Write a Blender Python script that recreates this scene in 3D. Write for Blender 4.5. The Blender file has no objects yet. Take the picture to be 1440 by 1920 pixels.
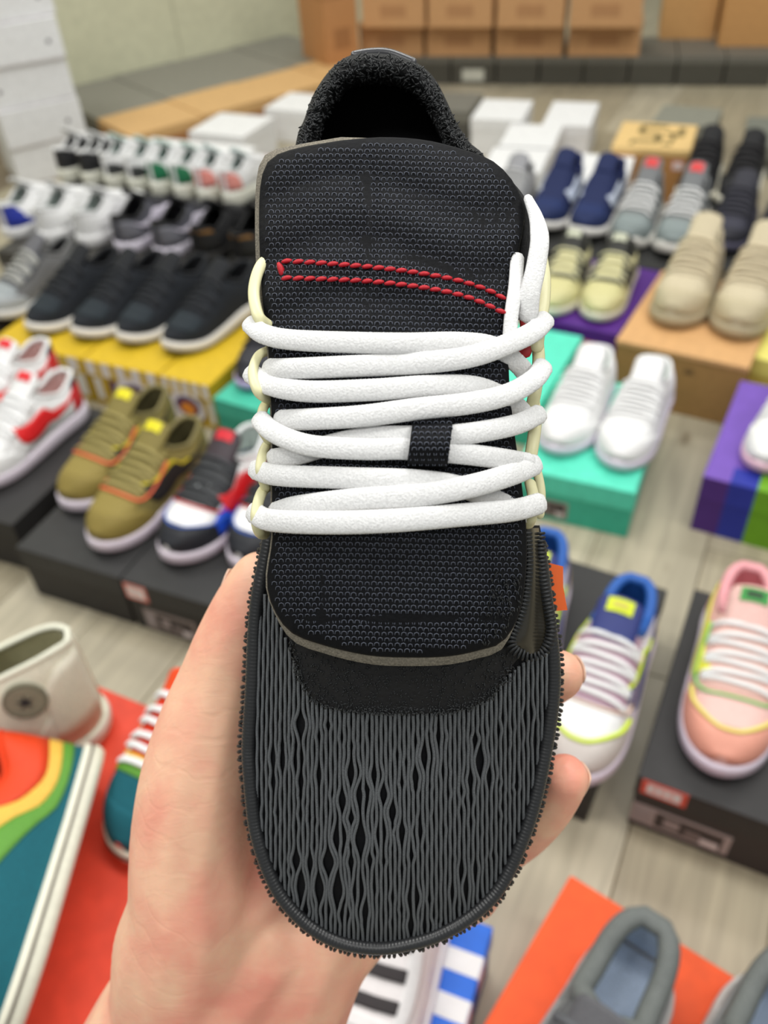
import bpy, bmesh, math, random
import numpy as np
from mathutils import Vector, Matrix, Quaternion
random.seed(7); rng = np.random.default_rng(7)
scene = bpy.context.scene
COL = scene.collection

# ---------------------------------------------------------------- camera
F_PX, PITCH, ROLL, CAM_H = 1600.0, math.radians(41.5), math.radians(4.0), 1.12
FW = np.array([0, math.cos(PITCH), -math.sin(PITCH)])
_r0 = np.array([1., 0, 0]); _u0 = np.array([0, math.sin(PITCH), math.cos(PITCH)])
RT = math.cos(ROLL)*_r0 - math.sin(ROLL)*_u0
UP = math.cos(ROLL)*_u0 + math.sin(ROLL)*_r0
CAM = np.array([0, 0, CAM_H])
cd = bpy.data.cameras.new('camera'); cam = bpy.data.objects.new('camera', cd); COL.objects.link(cam)
cam.matrix_world = Matrix(((RT[0], UP[0], -FW[0], 0), (RT[1], UP[1], -FW[1], 0), (RT[2], UP[2], -FW[2], CAM_H), (0, 0, 0, 1)))
cd.sensor_fit = 'VERTICAL'; cd.sensor_height = 36.0; cd.lens = F_PX/1920*36.0
cd.clip_start = 0.02; cd.clip_end = 60
cd.dof.use_dof = True; cd.dof.focus_distance = 0.262; cd.dof.aperture_fstop = 9.8
scene.camera = cam
# ---------------------------------------------------------------- light
w = bpy.data.worlds.new('world'); scene.world = w; w.use_nodes = True
w.node_tree.nodes['Background'].inputs[0].default_value = (0.96, 1.0, 0.97, 1)
w.node_tree.nodes['Background'].inputs[1].default_value = 0.32
def area(name, loc, sx, sy, power, rot=(0, 0, 0), col=(1, .985, .95)):
    l = bpy.data.lights.new(name, 'AREA'); l.shape = 'RECTANGLE'; l.size = sx; l.size_y = sy
    l.energy = power; l.color = col
    o = bpy.data.objects.new(name, l); o.location = loc; o.rotation_euler = rot; COL.objects.link(o); return o
for i, (x, y) in enumerate([(-1.5, .3), (1.5, .3), (-1.5, 2.5), (1.5, 2.5), (0, 4.4), (0.1, 1.2), (-.9, -1.3), (1.2, -1.3)]):  # last two, behind the camera, added to brighten the hand and held shoe
    area('ceiling_or_fill_light', (x, y, 2.9), 1.4, .5, 32 if y > -1 else 24, (0, 0, math.radians(-27)))
scene.view_settings.view_transform = 'Standard'; scene.view_settings.look = 'None'
scene.view_settings.gamma = 1.0; scene.view_settings.use_curve_mapping = False
scene.view_settings.exposure = -0.2

# ---------------------------------------------------------------- pixel helpers
def ray(px, py): return FW + RT*(px-720)/F_PX - UP*(py-960)/F_PX
def C(px, py, d): return CAM + ray(px, py)*d                # d metres along the lens axis
def G(px, py, z=0.0):                                         # where the ray meets a level surface
    r = ray(px, py); return CAM + r*((z-CAM_H)/r[2])

# ---------------------------------------------------------------- materials
def lin(c):
    r = []
    for v in c:
        v /= 255.; r.append(v/12.92 if v <= .04045 else ((v+.055)/1.055)**2.4)
    return r
MATS = {}
def mat(col, rough=.6, kind='plain', sheen=0., spec=.4, key=None, scale=None):
    k = key or (tuple(col), rough, kind, sheen, spec, scale)
    if k in MATS: return MATS[k]
    m = bpy.data.materials.new('%s_%d_%d_%d' % ((kind,)+tuple(int(c) for c in col))); m.use_nodes = True
    nt = m.node_tree; b = nt.nodes['Principled BSDF']; L = [min(c, .78) for c in lin(col)]
    b.inputs['Roughness'].default_value = rough
    b.inputs['Specular IOR Level'].default_value = spec
    if sheen: b.inputs['Sheen Weight'].default_value = sheen
    tc = nt.nodes.new('ShaderNodeTexCoord')
    nz = nt.nodes.new('ShaderNodeTexNoise'); nz.inputs['Detail'].default_value = 4
    sc, var, bump = {'plain': (30, .06, 0), 'leather': (260, .05, .25), 'fabric': (700, .25, .5), 'card': (60, .07, .05), 'rubber': (150, .05, .1),
                     'lace': (1500, .10, .5), 'foam': (1600, .30, .6), 'suede': (400, .18, .3)}.get(kind, (30, .05, 0))
    nz.inputs['Scale'].default_value = scale or sc
    nt.links.new(tc.outputs['Object'], nz.inputs['Vector'])
    rp = nt.nodes.new('ShaderNodeValToRGB')
    rp.color_ramp.elements[0].position = .3; rp.color_ramp.elements[1].position = .7
    rp.color_ramp.elements[0].color = [c*(1-var) for c in L]+[1]
    rp.color_ramp.elements[1].color = [min(1, c*(1+var)) for c in L]+[1]
    nt.links.new(nz.outputs['Fac'], rp.inputs['Fac']); nt.links.new(rp.outputs['Color'], b.inputs['Base Color'])
    if bump:
        bp = nt.nodes.new('ShaderNodeBump'); bp.inputs['Strength'].default_value = bump; bp.inputs['Distance'].default_value = .0006
        nt.links.new(nz.outputs['Fac'], bp.inputs['Height']); nt.links.new(bp.outputs['Normal'], b.inputs['Normal'])
    MATS[k] = m; return m

# ---------------------------------------------------------------- object helpers
def link(o, parent=None):
    COL.objects.link(o)
    if parent is not None: o.parent = parent
    return o
def me_obj(name, verts, faces, m, parent=None, smooth=True, loc=None):
    me = bpy.data.meshes.new(name)
    v = np.asarray(verts, float)
    if loc is not None: v = v-np.asarray(loc)
    me.from_pydata([tuple(p) for p in v], [], [tuple(int(i) for i in f) for f in faces]); me.update()
    if smooth: me.polygons.foreach_set('use_smooth', [True]*len(me.polygons))
    if m is not None: me.materials.append(m)
    return link(bpy.data.objects.new(name, me), parent)
def empty(name, loc, rz=0.0):
    o = bpy.data.objects.new(name, None); o.empty_display_size = .05
    o.location = loc; o.rotation_euler = (0, 0, rz); return link(o)
def tag(o, label, cat, group=None, kind=None):
    o['label'] = label; o['category'] = cat
    if group: o['group'] = group
    if kind: o['kind'] = kind
    return o
def box_vf(x0, x1, y0, y1, z0, z1):
    v = [(x0, y0, z0), (x1, y0, z0), (x1, y1, z0), (x0, y1, z0), (x0, y0, z1), (x1, y0, z1), (x1, y1, z1), (x0, y1, z1)]
    return v, [(0, 3, 2, 1), (4, 5, 6, 7), (0, 1, 5, 4), (1, 2, 6, 5), (2, 3, 7, 6), (3, 0, 4, 7)]
def bevel_box(name, x0, x1, y0, y1, z0, z1, m, parent, bev=.0015):
    bm = bmesh.new(); v, f = box_vf(x0, x1, y0, y1, z0, z1)
    vs = [bm.verts.new(p) for p in v]
    for q in f: bm.faces.new([vs[i] for i in q])
    if bev: bmesh.ops.bevel(bm, geom=bm.edges[:], offset=bev, segments=2, affect='EDGES', profile=.5)
    me = bpy.data.meshes.new(name); bm.to_mesh(me); bm.free(); me.materials.append(m)
    return link(bpy.data.objects.new(name, me), parent)
def grid_faces(n, m, wrap_m=False):
    f = []
    for i in range(n-1):
        for j in range(m if wrap_m else m-1):
            a = i*m+j; b = i*m+(j+1) % m; f.append((a, b, b+m, a+m))
    return f
def frames(P, ref):
    P = np.asarray(P, float); T = np.gradient(P, axis=0); T /= np.linalg.norm(T, axis=1)[:, None]+1e-12
    ref = np.asarray(ref, float); ref = np.tile(ref, (len(P), 1)) if ref.ndim == 1 else ref
    S = np.cross(T, ref); S /= np.linalg.norm(S, axis=1)[:, None]+1e-12
    N = np.cross(S, T); return P, T, S, N
def sweep_vf(P, a, b, ref, k=10, round_ends=True):
    """tube with elliptical section: a along the side axis, b along the reference axis"""
    P, T, S, N = frames(P, ref); n = len(P)
    a = np.full(n, a) if np.isscalar(a) else np.asarray(a); b = np.full(n, b) if np.isscalar(b) else np.asarray(b)
    if round_ends:
        P = np.vstack([P[0]-T[0]*a[0]*.9, P[0]-T[0]*a[0]*.6, P, P[-1]+T[-1]*a[-1]*.6, P[-1]+T[-1]*a[-1]*.9])
        S = np.vstack([S[0], S[0], S, S[-1], S[-1]]); N = np.vstack([N[0], N[0], N, N[-1], N[-1]])
        a = np.r_[a[0]*.15, a[0]*.75, a, a[-1]*.75, a[-1]*.15]; b = np.r_[b[0]*.15, b[0]*.75, b, b[-1]*.75, b[-1]*.15]
        n += 4
    th = np.linspace(0, 2*math.pi, k, endpoint=False)
    V = P[:, None, :] + S[:, None, :]*(a[:, None]*np.cos(th))[:, :, None] + N[:, None, :]*(b[:, None]*np.sin(th))[:, :, None]
    V = V.reshape(-1, 3); f = grid_faces(n, k, True)
    f += [tuple(range(k))[::-1], tuple(range((n-1)*k, n*k))]
    return V, f
def spline(pts, n):
    """Catmull-Rom through points of any dimension, resampled evenly"""
    p = np.asarray(pts, float); q = np.vstack([2*p[0]-p[1], p, 2*p[-1]-p[-2]]); out = []
    for i in range(len(p)-1):
        p0, p1, p2, p3 = q[i:i+4]; t = np.linspace(0, 1, 16, endpoint=False)[:, None]
        out.append(.5*((2*p1)+(p2-p0)*t+(2*p0-5*p1+4*p2-p3)*t**2+(3*p1-p0-3*p2+p3)*t**3))
    out = np.vstack(out+[p[-1:]]); s = np.r_[0, np.cumsum(np.linalg.norm(np.diff(out, axis=0), axis=1))]
    t = np.linspace(0, s[-1], n); return np.stack([np.interp(t, s, out[:, k]) for k in range(p.shape[1])], 1)
class Merge:
    def __init__(s): s.v = []; s.f = []; s.n = 0
    def add(s, v, f):
        v = np.asarray(v, float); s.v.append(v); s.f += [tuple(i+s.n for i in q) for q in f]; s.n += len(v)
    def obj(s, name, m, parent=None, smooth=True, loc=None): return me_obj(name, np.vstack(s.v), s.f, m, parent, smooth, loc)

# ================================================================ SETTING
ROOM = math.radians(-28)
ex = np.array([math.cos(ROOM), math.sin(ROOM), 0]); ey = np.array([-math.sin(ROOM), math.cos(ROOM), 0])
def plank_mat(i):
    m = bpy.data.materials.new('floor_wood_%d' % i); m.use_nodes = True; nt = m.node_tree; b = nt.nodes['Principled BSDF']
    b.inputs['Roughness'].default_value = .42
    tc = nt.nodes.new('ShaderNodeTexCoord'); mp = nt.nodes.new('ShaderNodeMapping'); mp.inputs['Scale'].default_value = (26, 1.6, 1); mp.inputs['Location'].default_value = (i*3.1, i*1.7, 0)
    nt.links.new(tc.outputs['Object'], mp.inputs['Vector'])
    n1 = nt.nodes.new('ShaderNodeTexNoise'); n1.inputs['Scale'].default_value = 2.2; n1.inputs['Detail'].default_value = 6; n1.inputs['Distortion'].default_value = .6
    nt.links.new(mp.outputs['Vector'], n1.inputs['Vector'])
    r1 = nt.nodes.new('ShaderNodeValToRGB'); e = r1.color_ramp.elements
    tone = [(164, 154, 130), (173, 164, 141), (183, 174, 151), (167, 157, 133)][i]
    e[0].position = .25; e[0].color = [c*.72 for c in lin(tone)]+[1]; e[1].position = .72; e[1].color = [c*1.08 for c in lin(tone)]+[1]
    nt.links.new(n1.outputs['Fac'], r1.inputs['Fac'])
    # knots
    mp2 = nt.nodes.new('ShaderNodeMapping'); mp2.inputs['Scale'].default_value = (6, 2.6, 1); mp2.inputs['Location'].default_value = (i*1.3, i*.7, 0)
    nt.links.new(tc.outputs['Object'], mp2.inputs['Vector'])
    v = nt.nodes.new('ShaderNodeTexVoronoi'); v.inputs['Scale'].default_value = 1.5; nt.links.new(mp2.outputs['Vector'], v.inputs['Vector'])
    r2 = nt.nodes.new('ShaderNodeValToRGB'); r2.color_ramp.elements[0].position = .04; r2.color_ramp.elements[0].color = (.38, .33, .27, 1)
    r2.color_ramp.elements[1].position = .14; r2.color_ramp.elements[1].color = (1, 1, 1, 1)
    nt.links.new(v.outputs['Distance'], r2.inputs['Fac'])
    mx = nt.nodes.new('ShaderNodeMixRGB'); mx.blend_type = 'MULTIPLY'; mx.inputs[0].default_value = .8
    nt.links.new(r1.outputs['Color'], mx.inputs[1]); nt.links.new(r2.outputs['Color'], mx.inputs[2]); nt.links.new(mx.outputs[0], b.inputs['Base Color'])
    return m
PLK = [plank_mat(i) for i in range(4)]
v, f = box_vf(-4, 4.5, -1.2, 7.5, -.05, -.004)
floor = me_obj('floor', v, f, mat((120, 108, 90), .8), smooth=False); floor['kind'] = 'structure'; floor['label'] = 'pale greyed timber floor of long planks'
PW, PL = .19, 1.25
pl_me = {}
for i in range(-14, 22):
    for j in range(-3, 7):
        c = ex*((i+.5)*PW) + ey*((j+.5+.37*(i % 3))*PL)
        if not (-3.2 < c[0] < 3.6 and -1 < c[1] < 6.4): continue
        kk = (i*7+j*3) % 4
        if kk not in pl_me:
            o = bevel_box('plank', -PW/2+.001, PW/2-.001, -PL/2+.001, PL/2-.001, -.01, 0, PLK[kk], floor, .0012); pl_me[kk] = o.data
        else: o = link(bpy.data.objects.new('plank', pl_me[kk]), floor)
        o.location = c; o.rotation_euler = (0, 0, ROOM)
wp0 = G(150, 158, .12); wp1 = G(530, 75, .12); wd = np.array([math.cos(math.radians(36)), math.sin(math.radians(36)), 0]); wn = np.array([wd[1], -wd[0], 0])
wallm = mat((206, 206, 178), .75, 'plain', key='wall')
a = wp0-wd*3; b_ = wp0+wd*4.5
def slab(name, a, b, n, h, t, m):
    vv = []
    for z in (-.05, h):
        for p in (a, b, b-n*t, a-n*t): vv.append((p[0], p[1], z))
    o = me_obj(name, vv, [(0, 1, 5, 4), (1, 2, 6, 5), (2, 3, 7, 6), (3, 0, 4, 7), (4, 5, 6, 7), (0, 3, 2, 1)], m, smooth=False); o['kind'] = 'structure'; return o
wl = slab('wall_left', a, b_, wn, 3.2, .1, wallm); wl['label'] = 'pale grey green wall behind the box rows'
for s in (.2, 1.05, 1.9, 2.75, 3.6):       # wall panel joints
    p = wp0+wd*(s-1.4)+wn*.001; q = p+wd*.006
    me_obj('panel_joint', [(p[0], p[1], 0), (q[0], q[1], 0), (q[0], q[1], 3.2), (p[0], p[1], 3.2)], [(0, 1, 2, 3)], mat((176, 176, 150), .8), wl, smooth=False)

# ================================================================ BOXES
def frame_from(Cpx, Upx, z, Vpx=None):
    c = G(*Cpx, z); u = G(*Upx, z)-c; u[2] = 0; lu = np.linalg.norm(u); u /= lu
    return c, u, lu
LABM = {}
def shoe_box(label, A, B, l, h, body, lid=None, z0=0., wdt=None, lid_h=.042, group=None, tags=(), cat='shoe box', at='top', name='shoe_box', rough=.55, prints=()):
    """A front-left top corner pixel, B a pixel along the front top edge; l = depth away from the viewer"""
    z = z0 if at == 'base' else z0+h; c, u, lu = frame_from(A, B, z); wdt = wdt or lu
    if isinstance(l, tuple): l = float(np.linalg.norm((G(*l, z)-c)[:2]))
    rz = math.atan2(u[1], u[0])
    root = empty(name, (c[0], c[1], z0), rz); tag(root, label, cat, group)
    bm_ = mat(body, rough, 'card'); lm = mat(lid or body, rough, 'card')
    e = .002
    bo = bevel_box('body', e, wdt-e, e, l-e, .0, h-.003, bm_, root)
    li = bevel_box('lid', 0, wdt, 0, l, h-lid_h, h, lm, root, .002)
    for (kind, x, zz, ww, hh, cc) in tags:       # stickers on the front end, fractions of the front face
        fy = -.0008
        x0 = x*wdt; zc = zz*h
        par = li if zc > h-lid_h else bo
        me_obj(kind, *box_vf(x0, x0+ww, fy if par is li else e-.0008, e+.001, zc-hh/2, zc+hh/2), mat(cc, .5), par, smooth=False)
        if kind == 'price_tag':
            me_obj('tag_paper', *box_vf(x0+ww*.13, x0+ww*.87, fy-.0004, fy+.0001, zc-hh*.33, zc+hh*.33), mat((238, 228, 226), .6), par, smooth=False)
            for k in range(3):
                me_obj('tag_digit', *box_vf(x0+ww*(.25+.18*k), x0+ww*(.35+.18*k), fy-.0006, fy, zc-hh*.18, zc+hh*.18), mat((226, 178, 172), .6), par, smooth=False)
        if kind == 'size_label':
            fy2 = (fy if par is li else e-.0008)
            for (fx0, fx1, fz0, fz1, q) in [(.25, .93, -.36, .36, (62, 54, 52)), (.34, .5, -.2, .22, (150, 138, 136)), (.56, .72, -.25, .05, (120, 108, 106)), (.72, .9, -.36, -.1, (205, 196, 196)), (.04, .2, -.3, .3, (150, 140, 140))]:
                me_obj('label_print', *box_vf(x0+ww*fx0, x0+ww*fx1, fy2-.0005-(.0004 if q[0] != 62 else 0), fy2, zc+hh*fz0, zc+hh*fz1), mat(q, .6), par, smooth=False)
    for (where, x0, x1, y0, y1, cc) in prints:
        if where == 'front_ring':
            q = np.linspace(0, 2*math.pi, 20, endpoint=False)
            me_obj('print', [(x0*wdt+x1*math.cos(t), -.0004-y1*.001, y0*h+x1*.8*math.sin(t)) for t in q], [tuple(range(20))], mat(cc, .6), li, smooth=False)
        if where == 'top': me_obj('print', *box_vf(x0*wdt, x1*wdt, y0*l, y1*l, h-.001, h+.0007), mat(cc, .6), li, smooth=False)
        if where == 'front_lid': me_obj('print', *box_vf(x0*wdt, x1*wdt, -.0007, .001, h-lid_h+y0*lid_h, h-lid_h+y1*lid_h), mat(cc, .6), li, smooth=False)
        if where == 'front_body': me_obj('print', *box_vf(x0*wdt, x1*wdt, e-.0007, e+.001, y0*(h-lid_h), y1*(h-lid_h)), mat(cc, .6), bo, smooth=False)
        if where == 'right': me_obj('print', *box_vf(wdt-.001, wdt+.0007, x0*l, x1*l, y0*h, y1*h), mat(cc, .6), li, smooth=False)
    return root

WHT = (236, 232, 236); BLK = (36, 34, 34); GRY = (92, 92, 86); KRAFT = (190, 145, 98); TEAL = (72, 198, 170)
# --- near boxes
def box_r(label, Bpx, Apx, l, h, wdt, *a, **k):
    """like shoe_box, but anchored at the front-right top corner"""
    z0 = k.get('z0', 0.); z = z0+h; c, u, lu = frame_from(Bpx, Apx, z); c2 = c+u*wdt
    d = c2-CAM; px = 720+F_PX*np.dot(d, RT)/np.dot(d, FW); py = 960-F_PX*np.dot(d, UP)/np.dot(d, FW)
    return shoe_box(label, (px, py), Bpx, l, h, *a, wdt=wdt, **k)
PT = ('price_tag', .06, .80, .040, .026, (214, 92, 78))
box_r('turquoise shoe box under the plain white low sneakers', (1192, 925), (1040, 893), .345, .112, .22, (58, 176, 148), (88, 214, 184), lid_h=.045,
      tags=[('size_label', .13, .28, .075, .04, (150, 140, 134))])
stripes = [(0, .21, (74, 38, 120)), (.21, .42, (36, 48, 150)), (.42, .72, (106, 160, 30)), (.72, 1.001, (240, 170, 40))]
shoe_box('purple shoe box with blue, green and orange stripes on its end', (1318, 893), (1440, 924), .34, .128, (96, 58, 150), (112, 80, 172), lid_h=.05, wdt=.22,
         prints=[('front_lid', a_, b2, 0, 1, c_) for a_, b2, c_ in stripes]+[('front_body', a_, b2, 0, 1, c_) for a_, b2, c_ in stripes] +
         [('top', a_, b2, 0, .14, c_) for a_, b2, c_ in stripes[1:]]+[('front_lid', .56, .66, .35, .75, (28, 30, 24))])
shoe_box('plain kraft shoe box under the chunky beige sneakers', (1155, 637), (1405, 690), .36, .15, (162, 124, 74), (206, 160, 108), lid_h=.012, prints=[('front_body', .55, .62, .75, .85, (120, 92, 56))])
box_r('dark purple shoe box under the cream and black sneakers', (1159, 628), (1030, 600), .34, .12, .22, (70, 30, 112), (82, 36, 128), lid_h=.05,
      tags=[('price_tag', .56, .62, .04, .028, (226, 120, 110)), ('price_tag', .76, .62, .04, .028, (226, 120, 110))])
shoe_box('pale yellow shoe box at the right edge beside the kraft box', (1408, 668), (1440, 676), .33, .13, (222, 204, 96), (236, 220, 118), wdt=.22)
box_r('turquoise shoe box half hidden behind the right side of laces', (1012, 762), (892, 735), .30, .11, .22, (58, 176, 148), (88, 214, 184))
_c = G(1118, 1458, .12); _v = G(1256, 1096, .12)-_c; _v[2] = 0; _v /= np.linalg.norm(_v); _u = np.array([_v[1], -_v[0], 0])
def to_px(p): d = np.asarray(p)-CAM; z_ = np.dot(d, FW); return (720+F_PX*np.dot(d, RT)/z_, 960-F_PX*np.dot(d, UP)/z_)
shoe_box('black shoe box under the blue collared sneakers', to_px(_c-_u*.235), (1118, 1458), .365, .12, BLK, (46, 46, 46), wdt=.235)
shoe_box('black shoe box with white labels under the pink sneaker', (1196, 1455), (1440, 1545), .36, .12, (48, 42, 42), (44, 43, 43), wdt=.23,
         tags=[('price_tag', .03, .86, .058, .03, (214, 84, 66)), ('size_label', .01, .30, .128, .045, (160, 148, 146))])
# orange box: back-left corner seen
def corner_box(label, Cpx, Upx, lu_, lv_, h, body, lid, z0=0., **k):
    c, u, _ = frame_from(Cpx, Upx, z0+h); v_ = np.array([u[1], -u[0], 0])   # towards viewer
    c2 = c+v_*lv_; d = c2-CAM; px = 720+F_PX*np.dot(d, RT)/np.dot(d, FW); py = 960-F_PX*np.dot(d, UP)/np.dot(d, FW)
    d = c2+u*.2-CAM; px2 = 720+F_PX*np.dot(d, RT)/np.dot(d, FW); py2 = 960-F_PX*np.dot(d, UP)/np.dot(d, FW)
    return shoe_box(label, (px, py), (px2, py2), lv_, h, body, lid, z0=z0, wdt=lu_, **k)
corner_box('bright orange shoe box under the grey running shoes', (1070, 1640), (1440, 1870), .38, .27, .12, (224, 66, 14), (242, 80, 16))
# --- left near
LB = [('size_label', .16, .32, .115, .05, (120, 108, 104))]
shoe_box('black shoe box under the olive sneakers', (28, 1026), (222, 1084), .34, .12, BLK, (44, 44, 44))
shoe_box('black shoe box with labels beside the thumb tip', (224, 1085), (430, 1146), .34, .12, BLK, (44, 44, 44), tags=[('price_tag', .02, .80, .044, .036, (216, 130, 118)), ('size_label', .12, .27, .105, .05, (132, 120, 116))])
box_r('black shoe box under the white sneakers with red swooshes', (22, 985), (-160, 935), .36, .12, .24, (40, 38, 38), (40, 39, 39))
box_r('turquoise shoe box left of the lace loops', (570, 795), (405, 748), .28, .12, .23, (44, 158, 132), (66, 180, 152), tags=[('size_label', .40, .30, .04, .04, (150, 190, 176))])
yp = []
for k in range(5):
    yp += [('front_lid', .04+.2*k, .15+.2*k, .1, .95, (232, 224, 222)), ('front_body', .08+.2*k, .17+.2*k, .2, .95, (90, 50, 90) if k % 2 else (236, 228, 226))]
for i, (A, B) in enumerate([((-20, 640), (150, 672)), ((152, 673), (295, 702)), ((297, 703), (392, 724))]):
    shoe_box(['yellow shoe box with white slashes at the left edge', 'yellow shoe box with white slashes in the middle of its row', 'yellow shoe box with white and purple slashes nearest the lace loops'][i], A, B, .33, .12, (196, 162, 30), (206, 172, 34), prints=yp+([('front_ring', .62, .052, .42, 1, (226, 220, 222)), ('front_ring', .64, .034, .42, 2, (78, 42, 84)), ('front_ring', .62, .017, .28, 3, (232, 120, 50))] if i == 1 else [('front_ring', .45, .048, .40, 1, (222, 216, 218)), ('front_ring', .47, .032, .44, 2, (78, 42, 84)), ('front_ring', .48, .020, .40, 3, (232, 140, 40))] if i == 2 else []), group='yellow boxes under the black knit runners')
# --- bottom left coral box on another
_c = G(100, 1690, .24); cu = np.array([math.cos(ROOM), math.sin(ROOM), 0]); cv = np.array([-cu[1], cu[0], 0])
for k in range(2):
    p = _c-cu*.18-cv*.20
    root = empty('shoe_box', (p[0]+.004*math.sin(k*2), p[1], .12*k), ROOM+.02*(1-k)); tag(root, ['dark shoe box at the bottom of the stack under the rainbow sneakers', 'coral red shoe box topmost under the rainbow sneakers'][k], 'shoe box', 'stack under the rainbow sneakers')
    bevel_box('body', .002, .358, .002, .438, 0, .117, mat([(70, 46, 42), (200, 54, 36)][k], .55, 'card'), root)
    bevel_box('lid', 0, .36, 0, .44, .075, .1195, mat([(82, 54, 48), (220, 70, 46)][k], .55, 'card'), root, .002)
# --- rows on the left, middle distance
for i, (A, B) in enumerate([((-10, 470), (80, 484)), ((84, 484), (196, 500)), ((200, 500), (330, 520)), ((334, 520), (470, 542))]):
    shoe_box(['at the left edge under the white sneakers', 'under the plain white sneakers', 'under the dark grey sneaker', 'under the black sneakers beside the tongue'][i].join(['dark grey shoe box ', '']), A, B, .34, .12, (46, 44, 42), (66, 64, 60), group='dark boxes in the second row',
             tags=[('price_tag', .1, .5, .045, .05, (228, 214, 214))])
for i, (A, B) in enumerate([((105, 352), (190, 363)), ((193, 363), (285, 376)), ((288, 376), (375, 389)), ((378, 389), (470, 403))]):
    shoe_box(['under the black and white sneakers', 'under the white and mint sneakers', 'under the white and green sneakers', 'under the white and pink sneakers'][i].join(['black shoe box ', '']), A, B, .24, .12, (38, 38, 38), (46, 45, 44), group='black boxes in the third row')
# white boxes behind
def wbox(label, A, B, l=.2, h=.12, **k): return shoe_box(label, A, B, l, h, WHT, (244, 241, 246), **k)
wbox('white shoe box behind the mint trimmed sneakers', (228, 289), (326, 301), (298, 258), group='white boxes on the left')
wbox('white shoe box behind the pink trimmed sneakers', (334, 303), (430, 312), (400, 268), group='white boxes on the left')
wbox('white shoe box in front of the tan box row', (352, 247), (456, 257), (432, 213), group='white boxes on the left')
wbox('white shoe box touching the left side of collar', (494, 203), (585, 211), (555, 174), group='white boxes on the left')
# white stack at left: faces toward right-front
sz = .13
for k in range(5):
    z0 = k*sz; pxs = G(180, 330, 0)
    A = (48+(-8, 4, 0, -6, 2)[k]*.0, 341)
    c = G(40, 352, 0); u = G(182, 318, 0)-c; u[2] = 0; lu = np.linalg.norm(u); u /= lu; rz = math.atan2(u[1], u[0])
    root = empty('shoe_box', (c[0]+.006*math.sin(k*2.1), c[1]+.006*math.cos(k*3.3), z0), rz+.03*math.sin(k*1.7))
    tag(root, 'white shoe box, %s in the leaning stack by the wall' % ['lowest', 'second from the bottom', 'middle one', 'second from the top', 'topmost'][k], 'shoe box', 'stack of white boxes')
    W_ = max(.21, lu)
    bevel_box('body', .003, W_-.003, .003, .238, 0, sz-.004, mat((226, 220, 224), .55, 'card'), root)
    li = bevel_box('lid', 0, W_, 0, .24, sz-.125, sz-.001, mat((238, 232, 234), .55, 'card'), root, .002)
    t_ = np.linspace(0, 2*math.pi, 14, endpoint=False); xx = (.86, .80, .12, .84, .84)[k]*W_
    me_obj('logo_mark', [(xx+.008*math.cos(q), -.0007, sz*.45+.008*math.sin(q)) for q in t_], [tuple(range(14))], mat((120, 116, 122), .6), li, smooth=False)
# white boxes right, far
for lab, A, B, lb in [('white shoe box farthest left in the right group', (882, 222), (980, 226), (933, 187)), ('white shoe box at the far right corner of its group', (1016, 233), (1107, 237), (1072, 192)),
                  ('white shoe box in the middle of the right group', (935, 272), (1038, 277), (985, 233)), ('white shoe box nearest the tongue edge', (900, 318), (1012, 325), (955, 278))]:
    wbox(lab, A, B, l=lb, h=.13, group='white boxes on the right')
wbox('wide white shoe box behind the navy sneakers', (1035, 337), (1172, 347), l=.24, h=.14)
gl = (120, 104, 62)
shoe_box('kraft shoe box with dark lettering printed on its lid', (1147, 273), (1295, 283), .24, .17, (176, 128, 76), (224, 190, 128), lid_h=.02,
         prints=[('top', .28, .62, .80, .90, gl), ('top', .26, .34, .55, .82, gl), ('top', .30, .56, .50, .58, gl), ('top', .50, .60, .30, .52, gl), ('top', .22, .58, .20, .29, gl), ('top', .20, .26, .12, .2, gl), ('top', .62, .78, .55, .64, gl), ('top', .70, .76, .30, .56, gl), ('top', .78, .86, .50, .86, gl), ('top', .62, .74, .14, .24, gl),
                 ('front_body', .02, .08, .55, .8, (214, 220, 220))], tags=[('price_tag', .8, .72, .035, .03, (226, 160, 150))])
shoe_box('grey shoe box behind the lettered kraft box', (1222, 228), (1338, 238), .2, .12, (110, 104, 90), (134, 134, 122))
shoe_box('dark grey shoe box at the right edge behind the black sneakers', (1393, 272), (1440, 275), .3, .1, (84, 84, 76), (118, 120, 110), wdt=.22)
shoe_box('dark grey shoe box right of the heel collar', (800, 205), (880, 209), .22, .12, (82, 80, 74), (112, 110, 102))
# boxes carrying the right middle shoes
for lab, A, B in [('black shoe box under the navy sneakers', (985, 462), (1150, 492)), ('black shoe box under the grey sneakers with red tongues', (1152, 492), (1320, 520)), ('black shoe box under the dark sneakers at the right edge', (1322, 500), (1470, 524))]:
    shoe_box(lab, A, B, .33, .11, (30, 30, 30), (44, 44, 43), group='black boxes on the right')
shoe_box('black shoe box under the black sneakers with white soles', (1270, 395), (1400, 410), .32, .1, (36, 36, 36), (48, 48, 47))
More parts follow.
